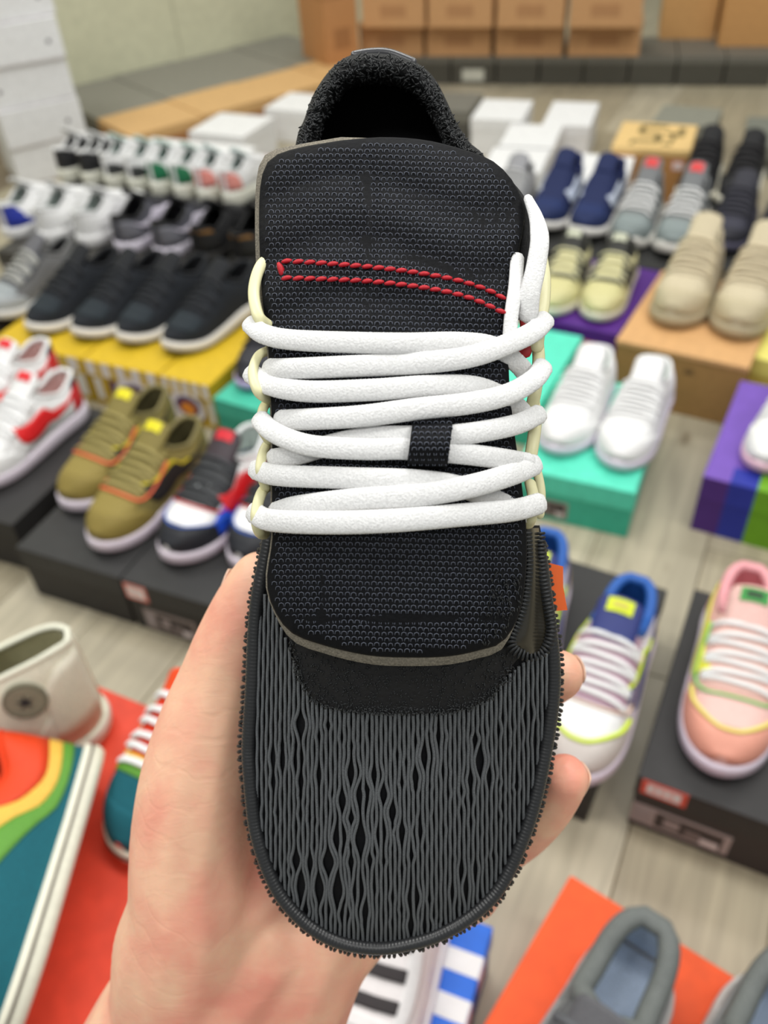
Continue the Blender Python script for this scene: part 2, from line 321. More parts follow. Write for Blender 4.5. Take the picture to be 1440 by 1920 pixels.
# back rows: grey boxes, brown boxes on them
gx = [762, 845, 930, 1012, 1097, 1182, 1272, 1364, 1456]
for i in range(len(gx)-1):
    ps = [('front_body', .25, .75, .2, .75, (196, 196, 184))] if gx[i] == 845 else []
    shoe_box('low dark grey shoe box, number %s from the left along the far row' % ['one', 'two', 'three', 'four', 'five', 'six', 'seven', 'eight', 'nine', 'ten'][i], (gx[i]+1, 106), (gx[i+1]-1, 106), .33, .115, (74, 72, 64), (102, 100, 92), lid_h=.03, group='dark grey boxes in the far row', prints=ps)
KB = (196, 150, 104)
for r in range(2):
    for i, (x0, x1) in enumerate([(676, 794), (799, 920), (927, 1054), (1062, 1198)]):
        shoe_box('kraft brown shoe box, %s of the %s tier against the back' % (['leftmost', 'second from left', 'third from left', 'rightmost'][i], ['lower', 'upper'][r]), (x0+r*3, 106-r*54), (x1+r*3, 106-r*54), .2, .132, KB, (204, 158, 110), z0=.115+r*.1325, at='base', lid_h=.02, group='kraft boxes against the back',
                 prints=[('front_body', .3, .7, .35, .75, (176, 130, 88))])
shoe_box('large kraft carton left at the upper right corner', (1234, 74), (1338, 74), .26, .27, (200, 154, 98), (206, 160, 104), z0=.115, at='base', lid_h=.015, name='carton', cat='carton', prints=[('top', .3, .7, 0, 1, (214, 190, 150))])
shoe_box('large kraft carton cut by the upper right corner', (1345, 88), (1470, 88), .3, .26, (198, 148, 92), (204, 156, 100), z0=.115, at='base', lid_h=.015, name='carton', cat='carton')
# big carton stack left of heel: corner toward viewer
for k in range(2):
    c = G(616, 126, .12); u = G(680, 112, .12)-c; u[2] = 0; u /= np.linalg.norm(u); rz = math.atan2(u[1], u[0])
    root = empty('carton', (c[0], c[1], .12+k*.255), rz); tag(root, ['kraft carton standing on the tan row beside the heel collar', 'upper kraft carton above the heel collar, cut by the top edge'][k], 'carton', 'brown cartons')
    bo = bevel_box('body', 0, .16, 0, .24, 0, .252, mat((186, 134, 86), .6, 'card'), root, .003)
    me_obj('print', *box_vf(.04, .12, -.0007, .001, .06, .14), mat((160, 112, 70), .6), bo, smooth=False)
# tan row and grey row along the wall
ta = G(172, 225, .12); td = np.array([math.cos(math.radians(36)), math.sin(math.radians(36)), 0]); tl = 1.02; tn = np.array([td[1], -td[0], 0]); trz = math.atan2(td[1], td[0])
dwl = float(np.dot(wp0-ta, -tn)); nT = 4; seg = .31
for k in range(nT):
    p = ta+td*(seg*k+.02)+tn*.30
    root = empty('shoe_box', (p[0], p[1], 0), trz); tag(root, 'tan shoe box, %s in the row along the wall' % ['nearest', 'second nearest', 'second farthest', 'farthest'][k], 'shoe box', 'tan boxes along the wall')
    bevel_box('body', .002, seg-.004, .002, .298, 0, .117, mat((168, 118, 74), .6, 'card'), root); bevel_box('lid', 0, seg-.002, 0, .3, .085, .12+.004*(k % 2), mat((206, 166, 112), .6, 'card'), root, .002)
for k in range(4):
    p = ta+td*(seg*k+.02)+tn*-.004
    root = empty('shoe_box', (p[0], p[1], 0), trz); tag(root, 'grey shoe box, %s in the row touching the wall' % ['nearest', 'second nearest', 'second farthest', 'farthest'][k], 'shoe box', 'grey boxes along the wall')
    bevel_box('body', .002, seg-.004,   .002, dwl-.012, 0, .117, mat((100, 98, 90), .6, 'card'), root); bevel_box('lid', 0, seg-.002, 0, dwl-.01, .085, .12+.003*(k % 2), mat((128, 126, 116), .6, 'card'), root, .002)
# ================================================================ SNEAKERS
def smooth01(t): t = np.clip(t, 0, 1); return t*t*(3-2*t)
class Form:
    """parametric sneaker last: u 0 heel .. 1 toe, ph 0..180 degrees over the top; local +Y runs to the heel"""
    def __init__(s, L=.295, W=.108, hs=.036, ts=.028, collar=.078, dip=.060, throat=.092, vamp=.062, toe=.046, spring=.008, asym=1, taper=2.1, openu=.40, phi=60, boxy=.62, rise=.8, heelw=.80, flare=.004, wave=0., lean=.0):
        s.__dict__.update(locals())
        s.pu = [0, .06, .2, openu-.03, openu+.04, .55, .70, .82, .92, 1.0]
        s.ph_ = [collar*.98, collar, dip, throat*.96, throat, (throat+vamp)/2*.98, vamp*.98, toe*1.05, toe*.85, toe*.30]
    def hw(s, u, ex=0.):
        u = np.asarray(u, float)
        b = s.W/2*(s.heelw+(1-s.heelw)*smooth01((u-.2)/.5)) + ex
        h = np.sqrt(np.clip(1-np.clip((.2-u)/.2, 0, 1)**2.4, 0, 1)); t = np.sqrt(np.clip(1-np.clip((u-.70)/.30, 0, 1)**s.taper, 0, 1))
        return b*h*t
    def cx(s, u): u = np.asarray(u, float); return s.asym*.006*np.sin((u-.1)*3.6)*u
    def zs(s, u): u = np.asarray(u, float); return np.interp(u, [0, .35, .75, 1], [s.hs, s.hs*.92, s.ts, s.ts*.95]) + s.lift(u)
    def lift(s, u): return s.spring*np.clip((np.asarray(u, float)-.72)/.28, 0, 1)**2
    def h(s, u):
        u = np.asarray(u, float); r = sum(np.interp(np.clip(u+d, 0, 1), s.pu, s.ph_) for d in (-.03, -.015, 0, .015, .03))/5
        return np.where(u > .9, np.minimum(r, s.toe*np.sqrt(np.clip(1-((u-.9)/.1)**2*.85, .05, 1))), r)
    def po(s, u): return s.phi+(90-s.phi)*smooth01((np.asarray(u, float)-(s.openu-.07))/.07)
    def S(s, u, ph, off=0.):
        u, ph = np.broadcast_arrays(np.asarray(u, float), np.asarray(ph, float))
        u = np.clip(u, .003, .997)
        def ev(u, ph):
            k = s.po(u)/90.; a = np.where(ph <= 90, ph*k, 180-(180-ph)*k); r = np.radians(a)
            x = s.cx(u)+s.hw(u)*np.sign(np.cos(r))*np.abs(np.cos(r))**s.boxy
            z = s.zs(u)-.004+s.h(u)*np.abs(np.sin(r))**s.rise
            y = s.L*(.5-u)*.985 + s.lean*z*(1-smooth01(u/.3))
            return np.stack([x, y, z], -1)
        p = ev(u, ph)
        if off:
            e = .004; d1 = ev(np.clip(u+e, .003, .997), ph)-ev(np.clip(u-e, .003, .997), ph); d2 = ev(u, np.clip(ph+.8, .05, 179.95))-ev(u, np.clip(ph-.8, .05, 179.95))
            n = np.cross(d1, d2); n /= np.linalg.norm(n, axis=-1)[..., None]+1e-12
            c = np.stack([s.cx(u), s.L*(.5-np.clip(u, .1, .85)), s.zs(u)], -1)
            sg = np.where(np.sum(n*(p-c), -1) < 0, -1., 1.)
            p = p+n*sg[..., None]*off
        return p
def res(c, n): return spline(np.asarray(c, float)*[1, .004], n)*[1, 250.]
def patch(name, Fm, A, B, off, m, root, n=22, k=6):
    a, b = res(A, n), res(B, n); t = np.linspace(0, 1, k)[None, :, None]
    uv = a[:, None, :]*(1-t)+b[:, None, :]*t
    V = Fm.S(uv[..., 0], uv[..., 1], off).reshape(-1, 3); lo = Fm.S(uv[..., 0], uv[..., 1], off-.0022).reshape(-1, 3)
    f = grid_faces(n, k); N = n*k; f2 = f+[tuple(i+N for i in q[::-1]) for q in f]
    rim = [i*k for i in range(n)]+[(n-1)*k+j for j in range(1, k)]+[i*k+k-1 for i in range(n-2, -1, -1)]+[j for j in range(k-2, 0, -1)]
    for i in range(len(rim)):
        p, q = rim[i], rim[(i+1) % len(rim)]; f2.append((p, q, q+N, p+N))
    return me_obj(name, np.vstack([V, lo]), f2, m, root)
def mir(c): return [(u, 180-p) for u, p in c]
SW_A = [(.10, 62), (.26, 44), (.40, 38), (.52, 40), (.60, 50), (.64, 62)]
SW_B = [(.10, 60), (.26, 27), (.42, 13), (.55, 12), (.64, 24), (.655, 60)]
def sneaker(name, label, toe, heel, z, form, col, cat='sneaker', group=None, mirror=1, detail=2, scale=None, matrix=None, tilt=0.):
    form = dict(form); form['asym'] = mirror; Fm = Form(**form)
    if matrix is None:
        T, e = ground_axis(toe, heel, z)
        c = T+e*Fm.L/2; rz = math.atan2(e[1], e[0])-math.pi/2
        root = empty(name, (c[0], c[1], z), rz)
    else:
        root = empty(name, (0, 0, 0)); root.matrix_world = matrix
    tag(root, label, cat, group)
    k = col.get('kind', 'leather'); M = lambda key, d=None, kd=None, r=.5: mat(col.get(key) or d, col.get('rough', r), kd or k)
    up = col['upper']
    nu, nv = (34, 9) if detail > 1 else (24, 7)
    us = .5-.5*np.cos(np.linspace(0.06, math.pi-.05, nu))
    pr = np.linspace(0, 90, nv); pl = 180-pr[::-1]; pl[0] = 90.0001
    V = np.concatenate([Fm.S(us[:, None], pr[None, :]), Fm.S(us[:, None], pl[None, :])], 1); m_ = 2*nv
    f = []
    clo = Fm.po(us) > 89.5
    for i in range(nu-1):
        for j in range(m_-1):
            if j == nv-1 and not (clo[i] and clo[i+1]): continue
            f.append((i*m_+j, i*m_+j+1, (i+1)*m_+j+1, (i+1)*m_+j))
    f.append(tuple(range(m_))[::-1]); f.append(tuple((nu-1)*m_+j for j in range(m_)))
    f = [q for q in f if len(q) == 4] + [tuple((nu-1)*m_+j for j in range(m_))]
    # heel back strip
    for j in range(nv-1): f.append((j, m_-1-j, m_-2-j, j+1))
    me_obj('upper', V.reshape(-1, 3), f, M('upper'), root)
    # sole
    nl = 26; uu = .5-.5*np.cos(np.linspace(0, math.pi, nl)); loop = [(u, 1) for u in uu]+[(u, -1) for u in uu[-2:0:-1]]
    lu = np.array([q[0] for q in loop]); ls = np.array([q[1] for q in loop]); rows = []
    lay = [(-.008, 0), (-.001, .06), (Fm.flare, .35), (Fm.flare*.8, .75), (.0025, 1.0), (-.004, 1.0)]
    def lay_pts(ex_, fr):
        x = Fm.cx(lu)+ls*Fm.hw(lu, ex_); y = Fm.L*(.5-lu)*(1+2*ex_/Fm.L)
        wv = Fm.wave*np.sin(lu*2*math.pi*4.5)*(fr > .9)
        return np.stack([x, y, Fm.lift(lu)*(1 if fr > 0 else .9)+(Fm.zs(lu)-Fm.lift(lu)+wv)*fr], -1)
    P = np.vstack([lay_pts(*q) for q in lay]); n_ = len(loop)
    f = grid_faces(len(lay), n_, True)+[tuple(range(n_))[::-1], tuple(range((len(lay)-1)*n_, len(lay)*n_))]
    so = me_obj('sole', P, f, M('sole', (230, 222, 236), 'rubber'), root)
    if col.get('out'):
        P = np.vstack([lay_pts(-.006, -.002), lay_pts(.0015, .03), lay_pts(Fm.flare*.6+.0016, .22), lay_pts(-.003, .24)])
        me_obj('outsole', P, grid_faces(4, n_, True)+[tuple(range(n_))[::-1], tuple(range(3*n_, 4*n_))], M('out', None, 'rubber'), root)
    if col.get('stripe'):
        c0, z0_, z1_ = col['stripe']
        P = np.vstack([lay_pts(Fm.flare*.85, z0_-.01), lay_pts(Fm.flare+.0016, z0_), lay_pts(Fm.flare+.0012, z1_), lay_pts(Fm.flare*.7, z1_+.01)])
        me_obj('stripe', P, grid_faces(4, n_, True), mat(c0, .5, 'rubber'), so)
    # opening: rim, lining, footbed
    uo = np.linspace(.012, form.get('openu', .40)-.005, 16)
    rim = np.vstack([Fm.S(uo[::-1], np.full(16, 88.)), Fm.S(uo, np.full(16, 92.))])
    V_, f_ = sweep_vf(rim, col.get('rimr', .0048), col.get('rimr', .0048), (0, 0, 1), 8); me_obj('collar', V_, f_, M('collar', up, 'fabric'), root)
    uo2 = np.linspace(.02, form.get('openu', .4)+.04, 14); pr2 = np.linspace(12, 88, 6)
    Vi = np.concatenate([Fm.S(uo2[:, None], pr2[None, :], -.005), Fm.S(uo2[:, None], (180-pr2[::-1])[None, :], -.005)], 1)
    f = [q for q in grid_faces(14, 12)]; f = [(i*12+j, i*12+j+1, (i+1)*12+j+1, (i+1)*12+j) for i in range(13) for j in range(11) if j != 5]
    for j in range(5): f.append((j, 11-j, 10-j, j+1))
    me_obj('lining', Vi.reshape(-1, 3), f, M('lining', up, 'fabric'), root)
    ui = np.linspace(.04, .55, 10); X = np.linspace(-.86, .86, 5)
    P = np.stack([(Fm.cx(ui)[:, None]+Fm.hw(ui)[:, None]*X), np.repeat(Fm.L*(.5-ui)[:, None], 5, 1), np.repeat((Fm.zs(ui)+.006)[:, None], 5, 1)], -1)
    me_obj('insole', P.reshape(-1, 3), grid_faces(10, 5), M('insole', col.get('lining') or up, 'fabric'), root)
    o = form.get('openu', .40)
    # tongue
    if col.get('tongue') is not None:
        s_ = np.linspace(0, 1, 8); p0 = Fm.S(o+.07, 90.); tw = form.get('W', .108)*.27; th = col.get('tlen', .05)
        X = np.linspace(-1, 1, 9); P = []
        for sd in (0, 1):
            for q in s_:
                for x in X:
                    P.append((p0[0]+x*tw*(1-.15*(q > .9)), p0[1]+q*th, p0[2]+.003+q*th*.62-.010*x*x*(1-.3*q)-sd*.006+.001*(sd == 0)))
        f = grid_faces(8, 9); f += [tuple(i+72 for i in q[::-1]) for q in f]
        rm = [i*9 for i in range(8)]+[63+j for j in range(1, 9)]+[i*9+8 for i in range(6, -1, -1)]+[j for j in range(7, 0, -1)]
        for i in range(len(rm)): f.append((rm[i], rm[(i+1) % len(rm)], rm[(i+1) % len(rm)]+72, rm[i]+72))
        to = me_obj('tongue', P, f, M('tongue', None, 'fabric'), root)
        if col.get('tlabel'):
            P = []
            for q in (.60, .76, .92):
                for x in (-.58, -.2, .2, .58): P.append((p0[0]+x*tw, p0[1]+q*th, p0[2]+.0062+q*th*.62-.010*x*x*(1-.3*q)))
            me_obj('tongue_label', P, grid_faces(3, 4), mat(col['tlabel'], .5), to)
            if col.get('tprint'):
                P = []
                for q in (.70, .83):
                    for x in (-.34, 0, .34): P.append((p0[0]+x*tw, p0[1]+q*th, p0[2]+.0070+q*th*.62-.010*x*x*(1-.3*q)))
                me_obj('label_print', P, grid_faces(2, 3), mat(col['tprint'], .5), to)
    # laces
    if col.get('lace') is not None:
        nl_ = col.get('nlace', 6); lm = M('lace', None, 'lace')
        for i in range(nl_):
            u0 = o+.055+(.70-o-.06)*i/(nl_-1); sgn = 1 if i % 2 else -1
            ph = np.linspace(52, 128, 10); uu_ = u0+sgn*.010*np.linspace(-1, 1, 10)
            V_, f_ = sweep_vf(Fm.S(uu_, ph, .0035), .0042, .0022, (0, 0, 1), 8); me_obj('lace', V_, f_, lm, root)
    def sides(nm, A, B, off, key, **kw):
        patch(nm, Fm, A, B, off, M(key), root, **kw); patch(nm, Fm, mir(A), mir(B), off, M(key), root, **kw)
    if col.get('eyestay'):
        sides('eyestay', [(o+.02, 74), (o+.12, 70), (.62, 66), (.69, 68)], [(o-.03, 56), (o+.08, 44), (.60, 42), (.70, 50)], .0014, 'eyestay')
        patch('vamp_bar', Fm, [(.68, 50), (.69, 90), (.68, 130)], [(.715, 42), (.735, 90), (.715, 138)], .0015, M('eyestay'), root)
    if col.get('throat'):
        patch('throat', Fm, [(o+.05, 66), (o+.05, 90), (o+.05, 114)], [(.70, 56), (.715, 90), (.70, 124)], .0007, M('throat'), root)
    if col.get('toe'):
        patch('toe_box', Fm, [(.735, 44), (.745, 90), (.735, 136)], [(.86, 22), (.93, 90), (.86, 158)], .0010, M('toe'), root)
    if col.get('mud'):
        patch('mudguard', Fm, [(.66, 2), (.74, 30), (.84, 52), (.885, 90), (.84, 128), (.74, 150), (.66, 178)], [(.70, 1), (.90, 2), (.993, 20), (.996, 90), (.993, 160), (.90, 178), (.70, 179)], .0016, M('mud'), root, n=40, k=7)
    if col.get('quarter'):
        sides('quarter', [(.14, 74), (.3, 62), (.45, 46), (.62, 44)], [(.14, 4), (.3, 4), (.5, 4), (.66, 4)], .0010, 'quarter')
    if col.get('foxing'):
        sides('foxing', [(.005, 40), (.12, 36), (.24, 14)], [(.005, 2), (.12, 2), (.26, 2)], .0016, 'foxing')
    if col.get('swoosh'):
        sides('swoosh', SW_A, SW_B, .0030, 'swoosh')
    if col.get('swoosh2'):
        sides('swoosh_edge', [(u, p+4) for u, p in SW_A[1:]], [(u, p-1) for u, p in SW_A[1:]], .0038, 'swoosh2')
    if col.get('heel'):
        sides('heel_counter', [(.004, 72), (.08, 68), (.15, 50)], [(.004, 6), (.08, 6), (.17, 6)], .0020, 'heel')
    if col.get('heeltab'):
        sides('heel_tab', [(.004, 86), (.07, 84), (.10, 78)], [(.004, 66), (.07, 62), (.12, 64)], .0024, 'heeltab')
    for i, (cv, cc, r) in enumerate(col.get('trims', ())):
        cv = np.array(res(cv, 40)); V_, f_ = sweep_vf(Fm.S(cv[:, 0], cv[:, 1], .0022), r, r*.7, (0, 0, 1), 6); me_obj('trim', V_, f_, mat(cc, .5), root)
    for (A, B, cc, off) in col.get('patches', ()): patch('panel', Fm, A, B, off, mat(cc, .55, k), root)
    for (u_, p_, r, cc) in col.get('dots', ()):
        c0 = Fm.S(u_, p_, .0015); c1 = Fm.S(u_, p_, .0035); nn = c1-c0; nn /= np.linalg.norm(nn); t1 = np.cross(nn, (0, 1, 0)); t1 /= np.linalg.norm(t1); t2 = np.cross(nn, t1)
        q = np.linspace(0, 2*math.pi, 10, endpoint=False); R1 = [c0+r*(math.cos(x)*t1+math.sin(x)*t2) for x in q]+[c1+r*.6*(math.cos(x)*t1+math.sin(x)*t2) for x in q]
        me_obj('eyelet', R1, grid_faces(2, 10, True)+[tuple(range(10, 20))], mat(cc, .12, spec=.9), root)
    return root, Fm
def ground_axis(toe, heel, z):
    T = np.asarray(toe, float) if len(toe) == 3 else G(*toe, z)
    if np.isscalar(heel): e = np.array([math.cos(math.radians(heel)), math.sin(math.radians(heel)), 0])
    else: e = G(*heel, z)-T; e[2] = 0; e /= np.linalg.norm(e)
    return T, e
def pair(lab_l, lab_r, t1, h1, t2, h2, z, form, col, **k):
    T1, e1 = ground_axis(t1, h1, z); T2, e2 = ground_axis(t2, h2, z); e = e1+e2; e /= np.linalg.norm(e); n_ = np.array([e[1], -e[0], 0])
    if np.dot(T2-T1, n_) < 0: n_ = -n_
    need = form.get('W', .108)+2*form.get('flare', .004)+.004-float(np.dot(T2-T1, n_)); hd = math.degrees(math.atan2(e[1], e[0]))
    if need > 0: T1 = T1-n_*need/2; T2 = T2+n_*need/2
    t1, t2, h1, h2 = T1, T2, hd, hd
    a = sneaker('sneaker', lab_l, t1, h1, z, form, col, mirror=1, **k); b = sneaker('sneaker', lab_r, t2, h2, z, form, col, mirror=-1, **k); return a, b
AF = dict(); SLIM = dict(W=.100, hs=.026, ts=.022, throat=.084, vamp=.056, toe=.042, collar=.066, dip=.052, taper=2.0)
RUN = dict(W=.104, hs=.040, ts=.026, throat=.096, vamp=.060, toe=.040, spring=.016, taper=1.9, flare=.007, collar=.085, dip=.066)
CH = dict(W=.118, hs=.040, ts=.030, throat=.105, vamp=.074, toe=.058, collar=.085, dip=.070, flare=.006, L=.30)
LIL = (226, 216, 234)
OR = (250, 104, 66)
sd = {}
# --- left near
olive = (128, 116, 62)
oc = dict(upper=olive, kind='suede', rough=.7, sole=LIL, lining=(96, 90, 60), collar=(122, 112, 70), tongue=(128, 116, 62), tlabel=(226, 214, 40), lace=(150, 138, 84), eyestay=(136, 124, 70), mud=(132, 116, 56), toe=(140, 124, 62), swoosh=(36, 34, 30), swoosh2=(206, 190, 30), heel=(112, 104, 54),
          trims=[([(.44, 44), (.56, 40), (.66, 40), (.725, 52), (.745, 90), (.725, 128), (.66, 140), (.56, 140), (.44, 136)], OR, .0032)], dots=[])
pair('olive sneaker with orange trim, farther back of its pair', 'olive sneaker with orange trim, nearer of its pair', (130, 964), 58, (186, 1040), 58, .12, AF, oc, group='olive pair on the black box')
rb = dict(upper=(236, 236, 238), sole=LIL, toe=(244, 244, 246), mud=(34, 36, 42), eyestay=(46, 48, 50), throat=(52, 54, 56), quarter=(232, 230, 234), swoosh=(206, 34, 40), collar=(226, 232, 230), lining=(206, 216, 212), tongue=(60, 50, 56), tlabel=(206, 40, 52), lace=(52, 54, 58), heel=(36, 80, 190), heeltab=(30, 30, 34), foxing=(40, 80, 190),
          trims=[([(.44, 42), (.60, 38), (.70, 42), (.748, 90), (.70, 138), (.60, 142), (.44, 138)], (204, 48, 52), .0020), ([(.66, 22), (.80, 42), (.90, 90), (.80, 138), (.66, 158)], (40, 84, 170), .0022)],
          patches=[([(.60, 44), (.68, 40), (.76, 36)], [(.58, 3), (.68, 3), (.76, 4)], (30, 78, 206), .0024), ([(.60, 136), (.68, 140), (.76, 144)], [(.58, 177), (.68, 177), (.76, 176)], (30, 78, 206), .0024)],
          dots=[(.50, 84, .004, (210, 216, 218)), (.55, 90, .004, (210, 216, 218)), (.60, 84, .004, (210, 216, 218)), (.64, 92, .004, (210, 216, 218))])
pair('white, black and blue sneaker left of its pair by the thumb', 'white, black and blue sneaker partly behind the lace ends', (328, 1066), 60, (446, 1076), 60, .12, AF, rb, group='white black and blue pair')
wr = dict(upper=(240, 238, 240), sole=LIL, toe=(244, 242, 244), mud=(240, 238, 240), eyestay=(242, 240, 242), swoosh=(226, 36, 40), collar=(232, 236, 238), lining=(224, 190, 186), tongue=(236, 236, 240), tlabel=(220, 50, 56), lace=(240, 238, 238), heel=(206, 44, 50), heeltab=(60, 56, 72), quarter=(240, 238, 240))
pair('white sneaker with red swoosh, farther of its pair', 'white sneaker with large red swoosh at the left edge', (-85, 850), 60, (-50, 926), 60, .12, dict(L=.30), wr, group='white and red pair')
sneaker('sneaker', 'black and lilac sneaker on the turquoise box left of laces', (462, 738), (530, 650), .12, SLIM, dict(upper=(36, 36, 44), sole=(186, 172, 212), lining=(30, 30, 34), tongue=(36, 36, 40), lace=(40, 40, 44), toe=(40, 40, 48)), detail=1)
# --- left mid: black knit runners
bk = dict(upper=(30, 34, 40), kind='fabric', rough=.85, sole=(222, 218, 210), out=(40, 40, 40), lining=(20, 22, 26), collar=(30, 32, 36), tongue=(28, 30, 34), lace=(34, 36, 40), toe=(34, 42, 48), foxing=(24, 26, 30))
nm = ['leftmost', 'second from the left', 'third from the left', 'rightmost']
for i, (t, h) in enumerate([((62, 632), 51), ((148, 642), 51), ((232, 652), 51), ((318, 668), 51)]):
    c = dict(bk); 
    if i == 1: c['heeltab'] = (70, 64, 130); c['heel'] = (60, 56, 110)
    sneaker('sneaker', 'black knit running shoe with white sole, %s on the yellow boxes' % nm[i], t, h, .12, RUN, c, group='black knit runners', mirror=1 if i % 2 else -1, detail=1)
gy = dict(upper=(112, 112, 112), kind='fabric', rough=.8, sole=(206, 206, 204), toe=(150, 156, 158), lining=(50, 50, 52), tongue=(100, 100, 104), lace=(176, 176, 170), mud=(160, 164, 166), eyestay=(90, 92, 96))
sneaker('sneaker', 'grey running shoe with pale laces cut by the left edge', (-22, 606), 51, .12, RUN, gy, detail=1)
shoe_box('dark shoe box under the grey running shoe', (-110, 600), (-22, 616), .33, .12, (44, 42, 42), (56, 54, 52))
# --- left, second row
def away(px, z, L, az=62): return G(*px, z)+np.array([math.cos(math.radians(az)), math.sin(math.radians(az)), 0])*L
wh = dict(upper=(236, 238, 236), sole=(232, 228, 240), toe=(238, 240, 238), mud=(232, 236, 232), eyestay=(240, 242, 240), lining=(200, 210, 206), collar=(236, 240, 238), tongue=(236, 240, 238), lace=(240, 240, 240), quarter=(234, 236, 234))
for i, (t, h) in enumerate([(away((18, 450), .12, .295), 242), (away((86, 458), .12, .295), 242), (away((158, 466), .12, .295), 242)]):
    c = dict(wh)
    if i == 0: c.update(heel=(44, 58, 160), foxing=(44, 58, 160), heeltab=(44, 58, 150))
    sneaker('sneaker', ['white sneaker with blue heel at the left edge', 'plain white sneaker in the middle of its row', 'plain white sneaker nearest the dark grey ones'][i], t, h, .12, AF, c, group='white sneakers in the second row', detail=1)
dg = dict(upper=(74, 74, 82), sole=(220, 214, 228), toe=(92, 92, 100), lining=(24, 24, 26), collar=(30, 30, 32), tongue=(40, 40, 44), lace=(46, 46, 50), mud=(84, 84, 92), heel=(110, 110, 118), foxing=(108, 108, 116), swoosh=(206, 200, 214))
pair('dark grey sneaker with pale sole, left of its pair', 'dark grey sneaker with pale sole and grey heel, right of its pair', away((230, 478), .12, .295), 242, away((304, 489), .12, .295), 242, .12, AF, dg, group='dark grey pair', detail=1)
bb = dict(upper=(24, 24, 26), sole=(38, 36, 34), lining=(16, 16, 18), tongue=(24, 24, 26), lace=(34, 34, 36), toe=(28, 28, 30), heel=(30, 29, 28), heeltab=(120, 84, 36), rough=.7)
pair('black sneaker with black sole, left of its pair', 'black sneaker with black sole touching the tongue edge', away((378, 499), .12, .295), 242, away((450, 510), .12, .295), 242, .12, AF, bb, group='black pair in the second row', detail=1)
# --- left, third row
def r3(labs, cols, A, B, **k):
    dv = np.array([math.cos(math.radians(62)), math.sin(math.radians(62)), 0])*.262
    pair(labs[0], labs[1], G(*A[0], .12)+dv, 242, G(*B[0], .12)+dv, 242, .12, dict(L=.26, W=.082, flare=.002, throat=.088, collar=.078, hs=.048, ts=.04), cols, detail=1, **k)
crm = (232, 228, 214)
r3(['black and white sneaker at the left end of its row', 'black and white sneaker beside the mint ones'], dict(wh, upper=(36, 36, 38), toe=(226, 226, 226), mud=(36, 36, 38), eyestay=(34, 34, 36), quarter=(34, 34, 36), tongue=(220, 220, 220), sole=crm, lining=(60, 60, 60)), ((120, 346), 0), ((163, 352), 0), group='black and white pair, third row')
r3(['white sneaker with mint panels, left of its pair', 'white sneaker with mint panels, right of its pair'], dict(wh, upper=(232, 238, 232), tongue=(196, 218, 210), lining=(190, 212, 206), sole=crm, foxing=(60, 62, 62)), ((206, 358), 0), ((250, 364), 0), group='mint pair, third row')
r3(['white sneaker with green heel, left of its pair', 'white sneaker with green heel, right of its pair'], dict(wh, tongue=(206, 226, 218), mud=(52, 120, 86), heel=(40, 120, 82), lining=(190, 214, 206), sole=crm), ((292, 371), 0), ((336, 378), 0), group='green pair, third row')
r3(['white sneaker with salmon pink trim, left of its pair', 'white sneaker with salmon pink trim, right of its pair'], dict(wh, mud=(236, 150, 140), heel=(236, 150, 140), tongue=(214, 230, 226), lining=(206, 222, 218), sole=crm), ((380, 385), 0), ((428, 392), 0), group='salmon pair, third row')
# --- right far
nv = dict(upper=(24, 36, 78), kind='suede', rough=.8, sole=(220, 218, 214), toe=(26, 42, 88), lining=(22, 30, 66), collar=(28, 40, 90), tongue=(24, 36, 78), mud=(24, 38, 80), swoosh=(196, 204, 220), out=(40, 40, 40))
pair('navy blue sneaker with white sole, left of its pair', 'navy blue sneaker with white sole, right of its pair', (1008, 441), 59, (1086, 453), 59, .12, dict(RUN, throat=.11, collar=.10), nv, group='navy pair', detail=1)
gr = dict(upper=(126, 130, 130), kind='fabric', rough=.75, sole=(206, 204, 198), toe=(130, 140, 140), lining=(90, 92, 94), collar=(110, 112, 114), tongue=(112, 114, 116), tlabel=(204, 58, 58), tlen=.075, lace=(232, 232, 232), nlace=7, mud=(122, 132, 132), out=(24, 24, 24), wave=0)
pair('grey running shoe with red tongue label, left of its pair', 'grey running shoe with red tongue label, right of its pair', (1166, 477), 60, (1250, 489), 60, .11, dict(RUN, wave=.006, hs=.046, ts=.03), gr, group='grey pair with red tongues', detail=1)
kb = dict(upper=(26, 26, 28), rough=.75, sole=(226, 222, 206), lining=(14, 14, 16), tongue=(26, 26, 28), lace=(40, 38, 40), toe=(30, 30, 32), mud=(30, 30, 34))
pair('black sneaker with cream sole, left of its pair', 'black sneaker with cream sole, right of its pair', (1292, 388), 60, (1366, 398), 60, .10, dict(RUN, throat=.11, collar=.105), kb, group='black and cream pair', detail=1)
db = dict(upper=(48, 48, 58), rough=.8, sole=(76, 74, 92), lining=(30, 30, 34), insole=(212, 176, 110), tongue=(52, 52, 60), lace=(58, 58, 66), toe=(56, 56, 68), mud=(44, 44, 52))
pair('charcoal sneaker with tan insole behind the beige ones', 'charcoal sneaker cut by the right edge behind the beige ones', (1348, 482), 58, (1432, 494), 58, .11, RUN, db, group='charcoal pair', detail=1)
sneaker('sneaker', 'pale grey sneaker peeking out beside the tongue edge', (925, 428), 59, .11, dict(L=.25), dict(upper=(150, 150, 152), sole=(90, 90, 92), lining=(90, 90, 92), toe=(170, 170, 172), tongue=(140, 140, 144), lace=(190, 190, 190)), detail=1)
bg = dict(upper=(186, 174, 148), kind='suede', rough=.8, sole=(172, 160, 132), toe=(196, 184, 156), lining=(120, 110, 92), collar=(176, 164, 138), tongue=(192, 180, 152), tlen=.06, lace=(206, 192, 162), nlace=6, eyestay=(194, 182, 154), mud=(190, 178, 148), quarter=(178, 166, 144), foxing=(180, 168, 140))
